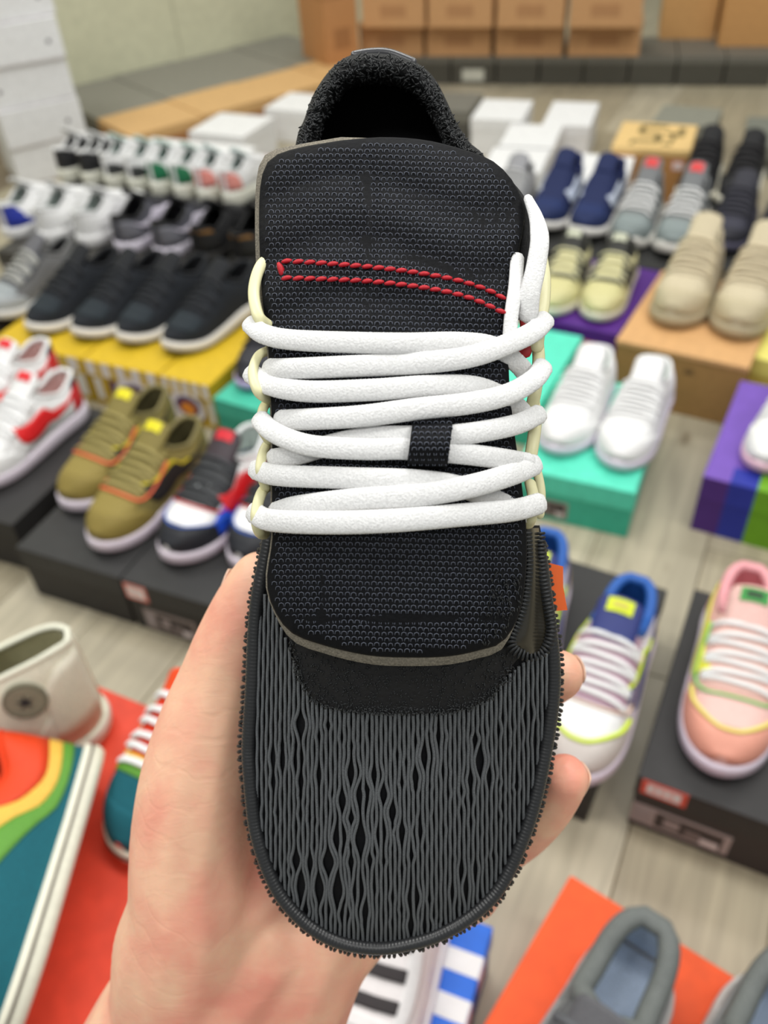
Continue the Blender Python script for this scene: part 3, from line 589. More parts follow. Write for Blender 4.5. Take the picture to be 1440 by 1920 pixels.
pair('chunky beige suede sneaker, left of its pair on kraft box', 'chunky beige suede sneaker, right of its pair on kraft box', (1256, 620), (1340, 472), (1366, 640), (1446, 494), .15, dict(CH, throat=.115, collar=.095), bg, group='chunky beige pair')
cr = dict(upper=(196, 190, 142), rough=.6, sole=(226, 220, 200), toe=(200, 194, 140), lining=(30, 28, 26), collar=(50, 50, 44), tongue=(40, 40, 36), tlabel=(190, 192, 170), lace=(214, 210, 170), eyestay=(54, 54, 46), mud=(204, 198, 146), swoosh=(58, 56, 48), quarter=(206, 200, 152), nlace=4)
pair('cream and black sneaker on purple box, left of its pair', 'cream and black sneaker on purple box, right of its pair', (1032, 600), (1078, 498), (1106, 608), (1176, 508), .12, SLIM, cr, group='cream and black pair')
# --- right near
wb = dict(upper=(240, 238, 244), sole=(222, 214, 240), toe=(246, 244, 248), mud=(242, 240, 246), eyestay=(242, 240, 246), lining=(206, 222, 214), collar=(240, 246, 244), tongue=(232, 228, 244), lace=(246, 246, 246), nlace=8, heel=(226, 222, 236))
pair('plain white low sneaker, left of its pair on turquoise box', 'plain white low sneaker, right of its pair on turquoise box', (1046, 862), (1146, 690), (1142, 886), (1232, 700), .112, dict(SLIM, L=.30, W=.106), wb, group='plain white pair')
wp = dict(wb, sole=(244, 190, 206), lining=(220, 200, 210), mud=(234, 232, 232))
sneaker('sneaker', 'white sneaker with pink sole on the striped box', (1418, 892), (1520, 724), .128, dict(SLIM, L=.30), wp)
bl = dict(upper=(222, 214, 222), sole=(226, 214, 232), toe=(248, 248, 250), mud=(206, 198, 192), eyestay=(176, 144, 160), throat=(186, 156, 170), quarter=(224, 216, 226), swoosh=(46, 62, 120), swoosh2=(206, 232, 30), collar=(38, 92, 172), rimr=.008, lining=(34, 84, 156), insole=(34, 60, 120), tongue=(48, 58, 120), tlabel=(214, 236, 34), tprint=(206, 196, 90), lace=(248, 248, 248), nlace=7, heel=(190, 162, 120), heeltab=(38, 80, 160),
          trims=[([(.70, 28), (.80, 44), (.905, 90), (.80, 136), (.70, 152)], (206, 236, 40), .0030), ([(.44, 42), (.60, 38), (.70, 42), (.748, 90), (.70, 138), (.60, 142), (.44, 138)], (240, 196, 170), .0015)])
sneaker('sneaker', 'white and mauve sneaker with blue collar and lime label, right of its pair', (1060, 1478), (1176, 1178), .12, dict(L=.305, W=.112), bl, mirror=-1, group='blue collared pair')
sneaker('sneaker', 'white and mauve sneaker with blue collar, half hidden behind the orange tab', (920, 1364), (1026, 1074), .12, dict(L=.305, W=.112), bl, mirror=1, group='blue collared pair')
pk = dict(upper=(240, 180, 170), sole=(226, 214, 232), toe=(246, 186, 178), mud=(240, 160, 140), eyestay=(244, 186, 176), throat=(246, 190, 180), quarter=(240, 178, 168), swoosh=(230, 228, 80), collar=(240, 160, 166), rimr=.008, lining=(234, 146, 154), tongue=(244, 186, 178), tlabel=(60, 150, 70), tprint=(40, 60, 40), lace=(250, 248, 248), nlace=7, heel=(240, 170, 160),
          trims=[([(.42, 44), (.56, 36), (.68, 38), (.745, 60), (.755, 90), (.745, 120), (.68, 142), (.56, 144), (.42, 136)], (120, 196, 110), .0024), ([(.70, 30), (.80, 46), (.90, 90), (.80, 134), (.70, 150)], (244, 214, 110), .0030)])
sneaker('sneaker', 'salmon pink sneaker with green trim and white laces', (1340, 1464), (1384, 1120), .12, dict(L=.305, W=.114), pk, mirror=1)
sneaker('sneaker', 'pale sneaker cut by the right edge beside the pink one', (1540, 1470), (1556, 1180), .12, dict(L=.29), dict(wb, upper=(226, 228, 222)), mirror=-1)
gg = dict(upper=(112, 116, 116), kind='suede', rough=.75, sole=(196, 194, 192), toe=(120, 124, 124), lining=(168, 184, 204), insole=(176, 192, 214), collar=(104, 108, 106), rimr=.011, tongue=(92, 92, 96), lace=(90, 92, 96), eyestay=(96, 98, 100), mud=(110, 112, 112), quarter=(116, 118, 118), tlen=.03, swoosh=(150, 150, 150))
pair('grey padded running shoe with pale blue lining, left on the orange box', 'grey padded running shoe with pale blue lining, right on the orange box', (925, 2370), (1100, 1990), (1205, 2450), (1372, 2090), .12, dict(RUN, L=.31, W=.112), gg, group='grey pair on the orange box')

# ================================================================ BOTTOM LEFT: canvas shoes
def place_mat(origin, yaxis, zaxis):
    y = np.asarray(yaxis, float); y /= np.linalg.norm(y); z = np.asarray(zaxis, float); z -= y*np.dot(z, y); z /= np.linalg.norm(z); x = np.cross(y, z)
    return Matrix(((x[0], y[0], z[0], origin[0]), (x[1], y[1], z[1], origin[1]), (x[2], y[2], z[2], origin[2]), (0, 0, 0, 1)))
RUB = (232, 226, 208)
HI = dict(L=.29, W=.102, hs=.030, ts=.028, collar=.150, dip=.140, throat=.135, vamp=.060, toe=.044, spring=.004, taper=2.2, openu=.36, phi=72, boxy=.55, rise=.9, flare=.003, heelw=.84)
CANV = dict(upper=(226, 222, 202), kind='fabric', rough=.85, sole=RUB, stripe=((196, 160, 150), .62, .74), lining=(206, 202, 170), insole=(214, 210, 180), collar=(232, 228, 210), rimr=.0035, tongue=(222, 218, 196), tlen=.03, lace=None, heel=(222, 216, 198), foxing=(230, 224, 206),
            dots=[(.40+.05*i, 60, .006, (214, 216, 212)) for i in range(6)])
hz = .24
hs_root, hsF = sneaker('sneaker', 'cream canvas high-top with round star patch at the left edge', G(210, 1352, hz)-np.array([.29*math.cos(math.radians(14)), .29*math.sin(math.radians(14)), 0]), 14, hz, HI, CANV, mirror=1)
# star patch on the side facing the viewer
def disc_on(Fm, root, u0, p0, r, name, m, off, shape=None):
    c0 = Fm.S(u0, p0, off); c1 = Fm.S(u0, p0, off+.002); nn = c1-c0; nn /= np.linalg.norm(nn); t1 = np.cross((0, 0, 1), nn); t1 /= np.linalg.norm(t1); t2 = np.cross(nn, t1)
    if shape == 'star': pts = [(r*(1 if i % 2 == 0 else .4), math.pi/2+i*math.pi/5) for i in range(10)]
    else: pts = [(r, q) for q in np.linspace(0, 2*math.pi, 28, endpoint=False)]
    top = [c1+rr*(math.cos(a)*t1+math.sin(a)*t2) for rr, a in pts]; bot = [c0-nn*.006+rr*(math.cos(a)*t1+math.sin(a)*t2) for rr, a in pts]; n = len(pts)
    return me_obj(name, top+bot, [tuple(range(n))]+[(i, i+n, (i+1) % n+n, (i+1) % n) for i in range(n)], m, root, smooth=False)
for p_ in (52, 128):
    pt = disc_on(hsF, hs_root, .22, p_, .024, 'ankle_patch', mat((118, 116, 98), .8, 'fabric'), .001)
    disc_on(hsF, hs_root, .22, p_, .020, 'patch_ring', mat((136, 134, 114), .8, 'fabric'), .0016); disc_on(hsF, hs_root, .22, p_, .010, 'patch_star', mat((40, 42, 44), .7), .0024, 'star')
# rainbow low canvas shoe lying on its side on the coral box
RB = dict(upper=(12, 88, 100), kind='fabric', rough=.85, sole=RUB, stripe=((96, 86, 76), .60, .70), lining=(224, 70, 30), insole=(220, 90, 50), collar=(220, 60, 18), rimr=.003, tongue=(230, 76, 30), tlen=.03, lace=(240, 238, 232), nlace=6,
          dots=[(.42+.055*i, p_, .0055, (226, 226, 224)) for i in range(6) for p_ in (62, 118)])
def bands(mirrored):
    m_ = (lambda c: mir(c)) if mirrored else (lambda c: c)
    o_ = [(.01, 26), (.12, 25), (.24, 30), (.34, 48), (.39, 84)]
    y_ = [(.01, 15), (.14, 14), (.30, 18), (.44, 40), (.49, 74)]
    g_ = [(.01, 7), (.16, 6), (.34, 9), (.50, 26), (.66, 60)]
    t_ = [(.01, 84), (.10, 85), (.18, 86), (.26, 86), (.36, 86)]
    return [(m_(t_), m_(o_), (218, 62, 16), .0012), (m_(o_), m_(y_), (230, 180, 72), .0012), (m_(y_), m_(g_), (88, 146, 46), .0012)]
RB['patches'] = bands(False)+bands(True)
RB2 = dict(RB, upper=(220, 56, 20), patches=[], foxing=(12, 86, 98), toe=(12, 86, 98), mud=(12, 86, 98))
for mm in (False, True):
    g2 = (lambda c: mir(c)) if mm else (lambda c: c)
    for i, cc in enumerate([(12, 86, 98), (88, 146, 46), (230, 180, 72)]):
        lo_, hi_ = [2, 20, 34][i], [20, 34, 46][i]
        RB2['patches'] = RB2['patches']+[(g2([(.02, hi_), (.3, hi_), (.55, hi_+4), (.74, hi_+10)]), g2([(.02, lo_), (.3, lo_), (.55, lo_), (.74, lo_)]), cc, .0014)]
for (u0_, u1_, cc) in [(.715, .755, (88, 146, 46)), (.67, .715, (230, 180, 72))]: RB2['patches'] = RB2['patches']+[([(u0_-.02, 24), (u0_, 90), (u0_-.02, 156)], [(u1_-.02, 24), (u1_, 90), (u1_-.02, 156)], cc, .0022)]
LOW = dict(L=.30, W=.100, hs=.024, ts=.023, collar=.100, dip=.075, throat=.095, vamp=.062, toe=.046, spring=.003, taper=2.2, openu=.38, phi=68, boxy=.6, flare=.003, heelw=.84)
heelp = G(196, 1412, .292); toep = G(36, 1960, .292)
ydir = heelp-toep; ydir /= np.linalg.norm(ydir); org = heelp-ydir*.152
zdir = np.array([-ydir[1], ydir[0], .50])
Rm = place_mat(org, ydir, zdir)
sneaker('sneaker', 'rainbow canvas sneaker lying on its side, sole facing the hand', None, None, 0, LOW, RB, mirror=1, matrix=Rm)
sneaker('sneaker', 'rainbow canvas sneaker standing upright beside the wrist', (238, 1620), 60, .24, dict(HI, collar=.105, dip=.098, throat=.10, L=.235), RB2, mirror=-1)
# white sneaker at the bottom and striped box
WS = dict(upper=(224, 218, 218), sole=(226, 222, 226), toe=(228, 224, 224), mud=(222, 216, 216), lace=None, tongue=(222, 218, 218), lining=(200, 196, 196), eyestay=(224, 220, 220), heel=(216, 208, 208),
          patches=[([(.44+.09*i, 66), (.47+.09*i, 112)], [(.48+.09*i, 66), (.51+.09*i, 112)], (44, 38, 40), .003) for i in range(3)])
sneaker('sneaker', 'white sneaker with black bars below the held shoe', (610, 2140), (735, 1820), .12, dict(L=.30), WS, mirror=1)
bs = G(925, 1738, .12); bt = G(862, 1960, .12); v_ = bt-bs; v_[2] = 0; v_ /= np.linalg.norm(v_); rz = math.atan2(v_[1], v_[0])+math.pi/2
o_ = bs+v_*.36
root = empty('shoe_box', (o_[0], o_[1], 0), rz); tag(root, 'blue shoe box with white stripes under the white sneaker', 'shoe box')
bo = bevel_box('body', -.218, -.002, .002, .358, 0, .117, mat((40, 44, 150), .5, 'card'), root); li = bevel_box('lid', -.22, 0, 0, .36, .075, .12, mat((24, 100, 208), .5, 'card'), root, .002)
for i in range(7):
    y0 = .30-.048*i
    me_obj('print', *box_vf(-.219, -.0005, y0, y0+.024, .119, .1207), mat((234, 226, 226), .6), li, smooth=False)
    me_obj('print', *box_vf(-.001, .0007, y0, y0+.024, .077, .118), mat((226, 200, 200), .6), li, smooth=False)

# ================================================================ HELD SNEAKER
HERO = C(745, 1000, .33); hero = empty('sneaker', HERO)
tag(hero, 'black knit sneaker with white laces held up in the hand', 'sneaker')
TOCAM = -FW
def hob(name, V, f, m, parent=hero, smooth=True): return me_obj(name, V, f, m, parent, smooth, loc=HERO)
def CC(a): a = np.asarray(a, float); return CAM+(FW[None]+RT[None]*((a[:, 0]-720)/F_PX)[:, None]-UP[None]*((a[:, 1]-960)/F_PX)[:, None])*a[:, 2:3]
px2m = lambda p, d=.26: p*d/F_PX
black_mesh = mat((9, 10, 14), .75, 'fabric', spec=.2, key='bm'); rib_m = mat((92, 95, 98), .75, 'fabric', key='rib', scale=2500)
pipe_m = mat((40, 41, 43), .34, 'plain', spec=.6, key='pipe'); knit_m = mat((88, 93, 106), .5, 'plain', key='knit'); foam_m = mat((122, 116, 104), .9, 'foam', key='foam')
lace_m = mat((244, 242, 238), .75, 'lace', key='hlace'); loop_m = mat((226, 222, 178), .35, 'plain', key='loop'); fuzz_m = mat((34, 36, 38), .5, 'plain', key='fuzz')
out_l = [(500, 985), (489, 1040), (474, 1110), (466, 1180), (459, 1300), (453, 1400), (457, 1470), (468, 1560), (486, 1620), (512, 1678), (548, 1724), (596, 1762), (652, 1784), (715, 1791)]
out_r = [(1012, 985), (1022, 1040), (1034, 1120), (1046, 1200), (1051, 1270), (1045, 1350), (1028, 1450), (1008, 1530), (982, 1600), (947, 1670), (905, 1716), (856, 1750), (795, 1776), (715, 1791)]
OLs, ORs = spline(out_l, 120), spline(out_r, 120)
xl = lambda y: np.interp(y, OLs[:, 1], OLs[:, 0]); xr = lambda y: np.interp(y, ORs[:, 1], ORs[:, 0])
de = lambda y: np.interp(y, [980, 1200, 1400, 1800], [.283, .290, .296, .300])
Hd = lambda y: np.interp(y, [980, 1200, 1350, 1500, 1600, 1680, 1740, 1791], [.046, .043, .037, .029, .023, .016, .0095, 0])
def toe_d(x, y):
    a, b = xl(y), xr(y); s = np.clip((x-(a+b)/2)/((b-a)/2+1e-6), -1, 1)
    return de(y)-Hd(y)*np.clip(1-np.abs(s)**2.2, 0, 1)**.72
ys = np.r_[np.linspace(985, 1700, 50), 1700+90.5*np.sin(np.linspace(.03, math.pi/2, 26))]
sx = np.sin(np.linspace(-math.pi/2, math.pi/2, 44)); P = []
for y in ys:
    a, b = xl(y), xr(y); x = (a+b)/2+sx*(b-a)/2
    P += list(zip(x, np.full(44, y), toe_d(x, np.full(44, y))+.0012))
hob('toe_upper', CC(P), grid_faces(len(ys), 44), black_mesh)
# piping + stitched fringe
pp = np.vstack([OLs, ORs[::-1][1:]]); pp = spline(pp[::6], 420)
inn = pp+(np.array([745, 1350])-pp)/np.linalg.norm(np.array([745, 1350])-pp, axis=1)[:, None]*14
d_ = toe_d(inn[:, 0], inn[:, 1])-.0022
P3 = CC(np.c_[inn, d_]); nP = len(P3); rr = px2m(14)*(1+.05*np.sin(np.arange(nP)*2.2))
# resample radius waves: wrapped satin cord
PP = spline(P3, 900); tt = np.arange(900)
V, f = sweep_vf(PP, px2m(15.5)*(1+.035*np.sin(tt*1.9)), px2m(15.5)*(1+.035*np.sin(tt*1.9)), TOCAM, 14); hob('piping', V, f, pipe_m)
mg = Merge(); outp = spline(np.c_[pp+(pp-inn)*.1, d_+.0055], 205)
for i, q in enumerate(outp):
    a = rng.uniform(-.4, .4); tdir = outp[min(i+1, 204)]-outp[max(i-1, 0)]; tdir = tdir[:2]/np.linalg.norm(tdir[:2]); nrm = np.array([tdir[1], -tdir[0]])
    if np.dot(nrm, q[:2]-np.array([745, 1350])) < 0: nrm = -nrm
    ln = rng.uniform(1.5, 5); st = q[:2]-nrm*4+tdir*a*3; en = q[:2]+nrm*ln+tdir*rng.uniform(-3, 3)
    arc = CC([(st[0], st[1], q[2]-.004), (*((st+en)/2+nrm*1), q[2]-.0035), (en[0], en[1], q[2]-.001), (*(en-nrm*2), q[2]+.003)])
    mg.add(*sweep_vf(arc, px2m(3.9), px2m(3.9), TOCAM, 6))
o = mg.obj('edge_stitching', fuzz_m, hero, loc=HERO); o['kind'] = 'stuff'
# ribs with parted gaps
holes = [(567, 1360, 13, 24), (662, 1447, 12, 24), (705, 1452, 10, 20), (642, 1500, 9, 22), (680, 1492, 14, 27), (720, 1490, 9, 20), (657, 1535, 8, 13), (735, 1522, 9, 18), (637, 1570, 14, 29), (675, 1572, 14, 29), (715, 1565, 9, 22), (752, 1560, 8, 22), (555, 1615, 9, 20), (582, 1622, 7, 16), (617, 1615, 14, 25), (657, 1615, 8, 15), (695, 1612, 6, 15), (565, 1662, 11, 26), (600, 1665, 11, 28), (635, 1670, 14, 30), (672, 1672, 11, 26), (575, 1707, 8, 15), (612, 1707, 8, 14), (645, 1712, 8, 15), (682, 1710, 10, 23), (775, 1682, 12, 24), (770, 1735, 8, 18), (800, 1420, 12, 27), (782, 1457, 9, 22), (835, 1447, 6, 16), (900, 1425, 11, 26), (880, 1462, 9, 18), (920, 1455, 8, 22), (890, 1385, 8, 16), (822, 1380, 7, 16), (510, 1420, 7, 26), (532, 1420, 7, 22), (560, 1425, 9, 26), (515, 1465, 6, 18), (567, 1465, 7, 19), (597, 1457, 6, 22), (865, 1630, 6, 22), (892, 1627, 5, 17), (872, 1662, 7, 24), (845, 1670, 6, 20), (860, 1700, 6, 18), (785, 1560, 7, 18), (990, 1340, 8, 20), (1000, 1390, 6, 18), (800, 1735, 8, 16), (835, 1735, 6, 14), (615, 1360, 6, 10), (880, 1500, 6, 14)]
for i in range(190):
    holes.append((rng.uniform(490, 1010), rng.uniform(1345, 1760), rng.uniform(2.6, 4.2), rng.uniform(8, 12)))
holes = np.array(holes)
start = lambda x: np.interp(x, [470, 500, 525, 545, 570, 620, 800, 890, 940, 985, 1050], [1110, 1130, 1185, 1230, 1290, 1326, 1336, 1326, 1285, 1250, 1225])
mg = Merge(); pitch = 8.6
for x0 in np.arange(474, 1034, pitch):
    y = np.arange(start(x0)-10, 1788, 5.0)
    if x0 < 560: x = x0+(1380-y).clip(0)*-.0*(1) + (1380-y).clip(0)*.05*(560-x0)/90*.6
    else: x = np.full(len(y), x0)
    xb = x0
    for hx, hy, hwid, hh in holes[np.abs(holes[:, 0]-x0) < 60]:
        g = np.exp(-((y-hy)/hh)**2*1.5); dxx = xb-hx; x = x+np.tanh(dxx/2.5)*np.maximum(0, hwid-abs(dxx)*.42)*g*math.exp(-abs(dxx)/24)*.95
    x = x+.5*np.sin(y*.11+x0)
    ok = (x > xl(y)+14) & (x < xr(y)-14) & (y < 1778)
    if ok.sum() < 4: continue
    i0 = np.argmax(ok); i1 = len(ok)-np.argmax(ok[::-1]); x, y = x[i0:i1], y[i0:i1]
    if len(x) < 4: continue
    mg.add(*sweep_vf(CC(np.c_[x, y, toe_d(x, y)-.0002]), px2m(3.5), px2m(3.5), TOCAM, 6, False))
o = mg.obj('knit_ribs', rib_m, hero, loc=HERO); o['kind'] = 'stuff'; o['label'] = 'charcoal grey wavy knit ribs with open gaps'
# dark mesh yoke below the tongue
yoke = np.array([(540, 1190), (560, 1260), (590, 1312), (660, 1332), (760, 1338), (860, 1332), (920, 1305), (955, 1255), (975, 1215), (900, 1180), (745, 1180), (620, 1175)], float)
def radial(outline, cen, depth, rings, n=110):
    O = spline(np.vstack([outline, outline[:1]]), n+1)[:-1]; cen = np.array(cen, float); V = [np.r_[cen, depth(cen[0:1], cen[1:2])[0]]]
    for r in rings:
        q = cen+(O-cen)*r; V += list(np.c_[q, depth(q[:, 0], q[:, 1])])
    f = [(0, 1+i, 1+(i+1) % n) for i in range(n)]
    for k in range(len(rings)-1):
        b = 1+k*n; f += [(b+i, b+n+i, b+n+(i+1) % n, b+(i+1) % n) for i in range(n)]
    return np.array(V), f, n, O
V, f, n, O = radial(yoke, (755, 1250), lambda x, y: toe_d(x, y)-.0018, [.25, .5, .75, 1.0]); hob('yoke', CC(V), f, mat((14, 14, 16), .7, 'fabric', key='yk'))
mg = Merge()
def nub(x, y, d, ln, ang, r=1.6):
    dx, dy = math.cos(ang)*ln/2, math.sin(ang)*ln/2
    mg.add(*sweep_vf(CC([(x-dx, y-dy, d), (x, y, d-.0006), (x+dx, y+dy, d)]), px2m(r), px2m(r), TOCAM, 4))
for i in range(900):
    x, y = rng.uniform(550, 965), rng.uniform(1225, 1342)
    if y > start(x)+8 or y < 1210: continue
    nub(x, y, float(toe_d(np.array(x), np.array(y)))-.0016, rng.uniform(3, 6), rng.uniform(0, 3.14), .9)
for (x, y) in spline([(548, 1200), (566, 1270), (592, 1312), (660, 1330), (760, 1336), (860, 1330), (918, 1304), (952, 1256)], 170):
    for k in range(2): nub(x+rng.uniform(-9, 9), y+rng.uniform(-12, 6), float(toe_d(np.array(x), np.array(y)))-.0019, rng.uniform(4, 7), rng.uniform(0, 3.14), 1.5)
o = mg.obj('yoke_stitching', fuzz_m, hero, loc=HERO); o['kind'] = 'stuff'
# tongue
T_OUT = np.array([(640, 266), (560, 280), (512, 298), (492, 335), (487, 420), (493, 560), (503, 640), (511, 800), (511, 950), (512, 1010), (502, 1080), (510, 1130), (545, 1182), (610, 1208), (690, 1226), (760, 1230), (840, 1228), (900, 1216), (942, 1200), (972, 1150), (984, 1080), (986, 1000), (976, 900), (962, 800), (953, 700), (956, 580), (972, 470), (982, 400), (962, 345), (925, 306), (875, 285), (800, 266), (720, 260)], float)
def tdep(x, y):
    dc = np.interp(y, [240, 400, 600, 800, 1000, 1150, 1245], [.258, .249, .240, .236, .236, .239, .2435])
    s = (x-738)/245.; q = .0012*np.sin(y*.055+np.sin(x*.012)*2)*np.exp(-((y-470)/260)**2) + .0016*np.exp(-((x-690)/14)**2)*np.exp(-((y-440)/190)**2) + .0012*np.exp(-((x-605)/10)**2)*np.exp(-((y-1120)/90)**2)+ .0010*np.exp(-((y-1160-((x-740)/30)**2*.0)/7)**2)
    return dc+.013*np.abs(s)**2.4+q
rings = list(np.linspace(.1, 1, 16))
V, f, n, O = radial(T_OUT, (738, 750), tdep, rings); base = len(V)-n
rim1 = V[base:].copy(); rim1[:, 2] += .0012; rim1[:, :2] = (rim1[:, :2]-[738, 750])*1.006+[738, 750]
rim2 = V[base:].copy(); rim2[:, 2] += .004
b2 = len(V); V = np.vstack([V, rim1, rim2])
f += [(base+i, b2+i, b2+(i+1) % n, base+(i+1) % n) for i in range(n)]+[(b2+i, b2+n+i, b2+n+(i+1) % n, b2+(i+1) % n) for i in range(n)]
tongue = hob('tongue', CC(V), f, black_mesh)
# foam layer: shows along the upper left and the lower edge
ang_c = np.array([738, 750])
F_OUT = T_OUT.copy(); grow = []
for (x, y) in T_OUT:
    if y > 1170 and x < 950: grow.append((x, y+15+4*math.cos((x-740)/160.)))
    elif x < 560 and y < 360: grow.append((x-9, y-12))
    elif x < 700 and y < 300: grow.append((x, y-9))
    elif x < 520 and y < 600: grow.append((x-9, y))
    elif x < 520: grow.append((x-4, y))
    else: grow.append((x+1 if x > 738 else x, y))
V, f, n, O = radial(np.array(grow), (738, 750), lambda x, y: tdep(x, y)+.0022, rings); base = len(V)-n
V2 = V[base:].copy(); V2[:, 2] += .0045; b2 = len(V); V = np.vstack([V, V2]); f += [(base+i, b2+i, b2+(i+1) % n, base+(i+1) % n) for i in range(n)]
f += [tuple(b2+i for i in range(n))[::-1]]
hob('tongue_foam', CC(V), f, foam_m)
# knit loops on the tongue
def inside(poly, x, y):
    c = False; j = len(poly)-1
    for i in range(len(poly)):
        xi, yi = poly[i]; xj, yj = poly[j]
        if (yi > y) != (yj > y) and x < (xj-xi)*(y-yi)/(yj-yi)+xi: c = not c
        j = i
    return c
Tin = (T_OUT-[738, 750])*[.965, .985]+[738, 750]
mg = Merge(); row = 0
for y in np.arange(275, 1225, 10.4):
    row += 1
    if 600 < y < 990 and row % 3: pass
    for x in np.arange(490+(row % 2)*6.2, 985, 12.4):
        xx, yy = x+rng.uniform(-.7, .7), y+rng.uniform(-.8, .8)+4*math.sin(x*.008)
        if not inside(Tin, xx, yy): continue
        a = np.array([(-4.6, 2.8), (-3.6, -2.2), (0, -3.6), (3.6, -2.2), (4.6, 2.8)])*rng.uniform(.85, 1.1)+[xx, yy]
        mg.add(*sweep_vf(CC(np.c_[a, tdep(a[:, 0], a[:, 1])-.0002]), px2m(.8), px2m(.8), TOCAM, 4, False))
o = mg.obj('knit_loops', knit_m, tongue, loc=HERO); o['kind'] = 'stuff'
# fuzzy loose stitching at lower right of the tongue
mg = Merge()
for i in range(230):
    x, y = rng.uniform(895, 985), rng.uniform(1075, 1232)
    if not inside(Tin+np.array([8, 4]), x, y) or x < 900+(1230-y)*.15: continue
    nub(x, y, float(tdep(np.array(x), np.array(y)))-.0005, rng.uniform(4, 8), rng.uniform(.8, 2.2), 1.0)
o = mg.obj('loose_stitching', fuzz_m, tongue, loc=HERO); o['kind'] = 'stuff'
# red stitching
red = mat((186, 26, 40), .55, 'plain', key='red'); st_me = None
def stitch_row(path, step):
    global st_me
    L_ = np.sum(np.linalg.norm(np.diff(np.array(path, float), axis=0), axis=1)); p = spline(path, int(L_/step)+1)
    for i in range(len(p)-1):
        a, b = p[i], p[i+1]; m_ = (a+b)/2; d = float(tdep(np.array(m_[0]), np.array(m_[1])))-.0008
        A_, B_ = C(*(a+(b-a)*.02), d), C(*(a+(b-a)*.98), d); ln = np.linalg.norm(B_-A_)
        if st_me is None:
            V, f = sweep_vf(np.array([(-.5, -.03, 0), (-.25, 0, 0), (0, .02, 0), (.25, .0, 0), (.5, -.03, 0)])*[1, 1, 1], [.10, .20, .23, .20, .10], [.10, .20, .23, .20, .10], (0, 0, 1), 6, False)
            o = me_obj('stitch', V, f, red, tongue); st_me = o.data
        else: o = link(bpy.data.objects.new('stitch', st_me), tongue)
        x = (B_-A_)/ln; z = TOCAM-x*np.dot(TOCAM, x); z /= np.linalg.norm(z); y = np.cross(z, x); c = (A_+B_)/2-HERO
        th = math.radians(-12); x, y = x*math.cos(th)-y*math.sin(th)*1, y*math.cos(th)+x*math.sin(th)
        o.matrix_basis = Matrix(((x[0]*ln, y[0]*ln, z[0]*ln, c[0]), (x[1]*ln, y[1]*ln, z[1]*ln, c[1]), (x[2]*ln, y[2]*ln, z[2]*ln, c[2]), (0, 0, 0, 1)))
stitch_row([(527, 489), (600, 493), (700, 501), (780, 511), (860, 526), (920, 546), (948, 562)], 21)
stitch_row([(527, 521), (600, 523), (700, 528), (800, 540), (880, 558), (948, 588)], 21)
stitch_row([(525, 491), (523, 505), (528, 520)], 17)
# heel collar
CT = np.array([(520, 520), (535, 400), (556, 262), (570, 225), (584, 185), (604, 150), (628, 122), (656, 104), (694, 98), (740, 102), (782, 118), (814, 146), (836, 186), (854, 225), (880, 266), (912, 300), (940, 400), (950, 520)], float)
cp = spline(CT, 110); cc_ = np.array([712, 380]); prof = [(.90, .322), (.965, .306), (1.0, .292), (.992, .284), (.95, .279), (.89, .279), (.83, .284), (.80, .298), (.785, .325)]
P = []
for s_, d in prof:
    q = cc_+(cp-cc_)*s_; dd = d-.012*np.clip((q[:, 1]-150)/300, 0, 1)
    P += list(np.c_[q, dd])
hob('collar', CC(P), grid_faces(len(prof), 110), mat((15, 16, 18), .8, 'fabric', key='collar'))
q = np.r_[cc_+(cp-cc_)*.8]; V = np.vstack([np.c_[q, np.full(110, .322)]]); hob('insole', CC(V), [tuple(range(110))], mat((10, 10, 12), .9, key='ins'))
mg = Merge()
for i in range(1500):
    k = rng.integers(12, 92); s_ = rng.uniform(.80, .985); q = cc_+(cp[k]-cc_)*s_+rng.uniform(-4, 4, 2); d = np.interp(s_, [.80, .83, .89, .95, .992], [.294, .283, .278, .278, .283])-.012*np.clip((q[1]-150)/300, 0, 1)
    nub(q[0], q[1], d-.0008, rng.uniform(5, 10), rng.uniform(0, 3.14), 1.5)
o = mg.obj('collar_fuzz', mat((34, 36, 38), .45, key='cfz'), hero, loc=HERO); o['kind'] = 'stuff'
hp = spline([(664, 102), (694, 97), (730, 98), (775, 115)], 16); V, f = sweep_vf(CC(np.c_[hp, np.full(16, .287)]), px2m(8), px2m(5), TOCAM, 8); hob('heel_tab', V, f, mat((66, 66, 70), .25, spec=.8, key='ht'))
# side walls behind the tongue
for sgn, pth in ((-1, [(536, 300), (520, 450), (520, 650), (524, 850), (508, 1010)]), (1, [(915, 300), (945, 450), (945, 650), (955, 850), (995, 1010)])):
    p = spline(pth, 30); P = []
    for dx, dd in ((-26, .280), (-6, .280), (2, .284), (0, .295), (-14, .315), (-22, .322)):
        P += list(np.c_[p[:, 0]+sgn*dx, p[:, 1], np.full(30, dd)])
    hob('side_panel', CC(P), grid_faces(6, 30), mat((20, 21, 24), .7, 'fabric', key='side'))
# right flap of the collar lining next to the pull lace
fl = spline([(905, 300), (955, 335), (992, 385), (998, 440), (990, 520), (975, 600)], 26); P = []
for dx, dd in ((-60, .278), (-30, .270), (-6, .266), (0, .269), (-8, .280)): P += list(np.c_[fl[:, 0]+dx, fl[:, 1], np.full(26, dd)])
hob('lining_flap', CC(P), grid_faces(5, 26), mat((19, 20, 22), .7, 'fabric', key='flap'))
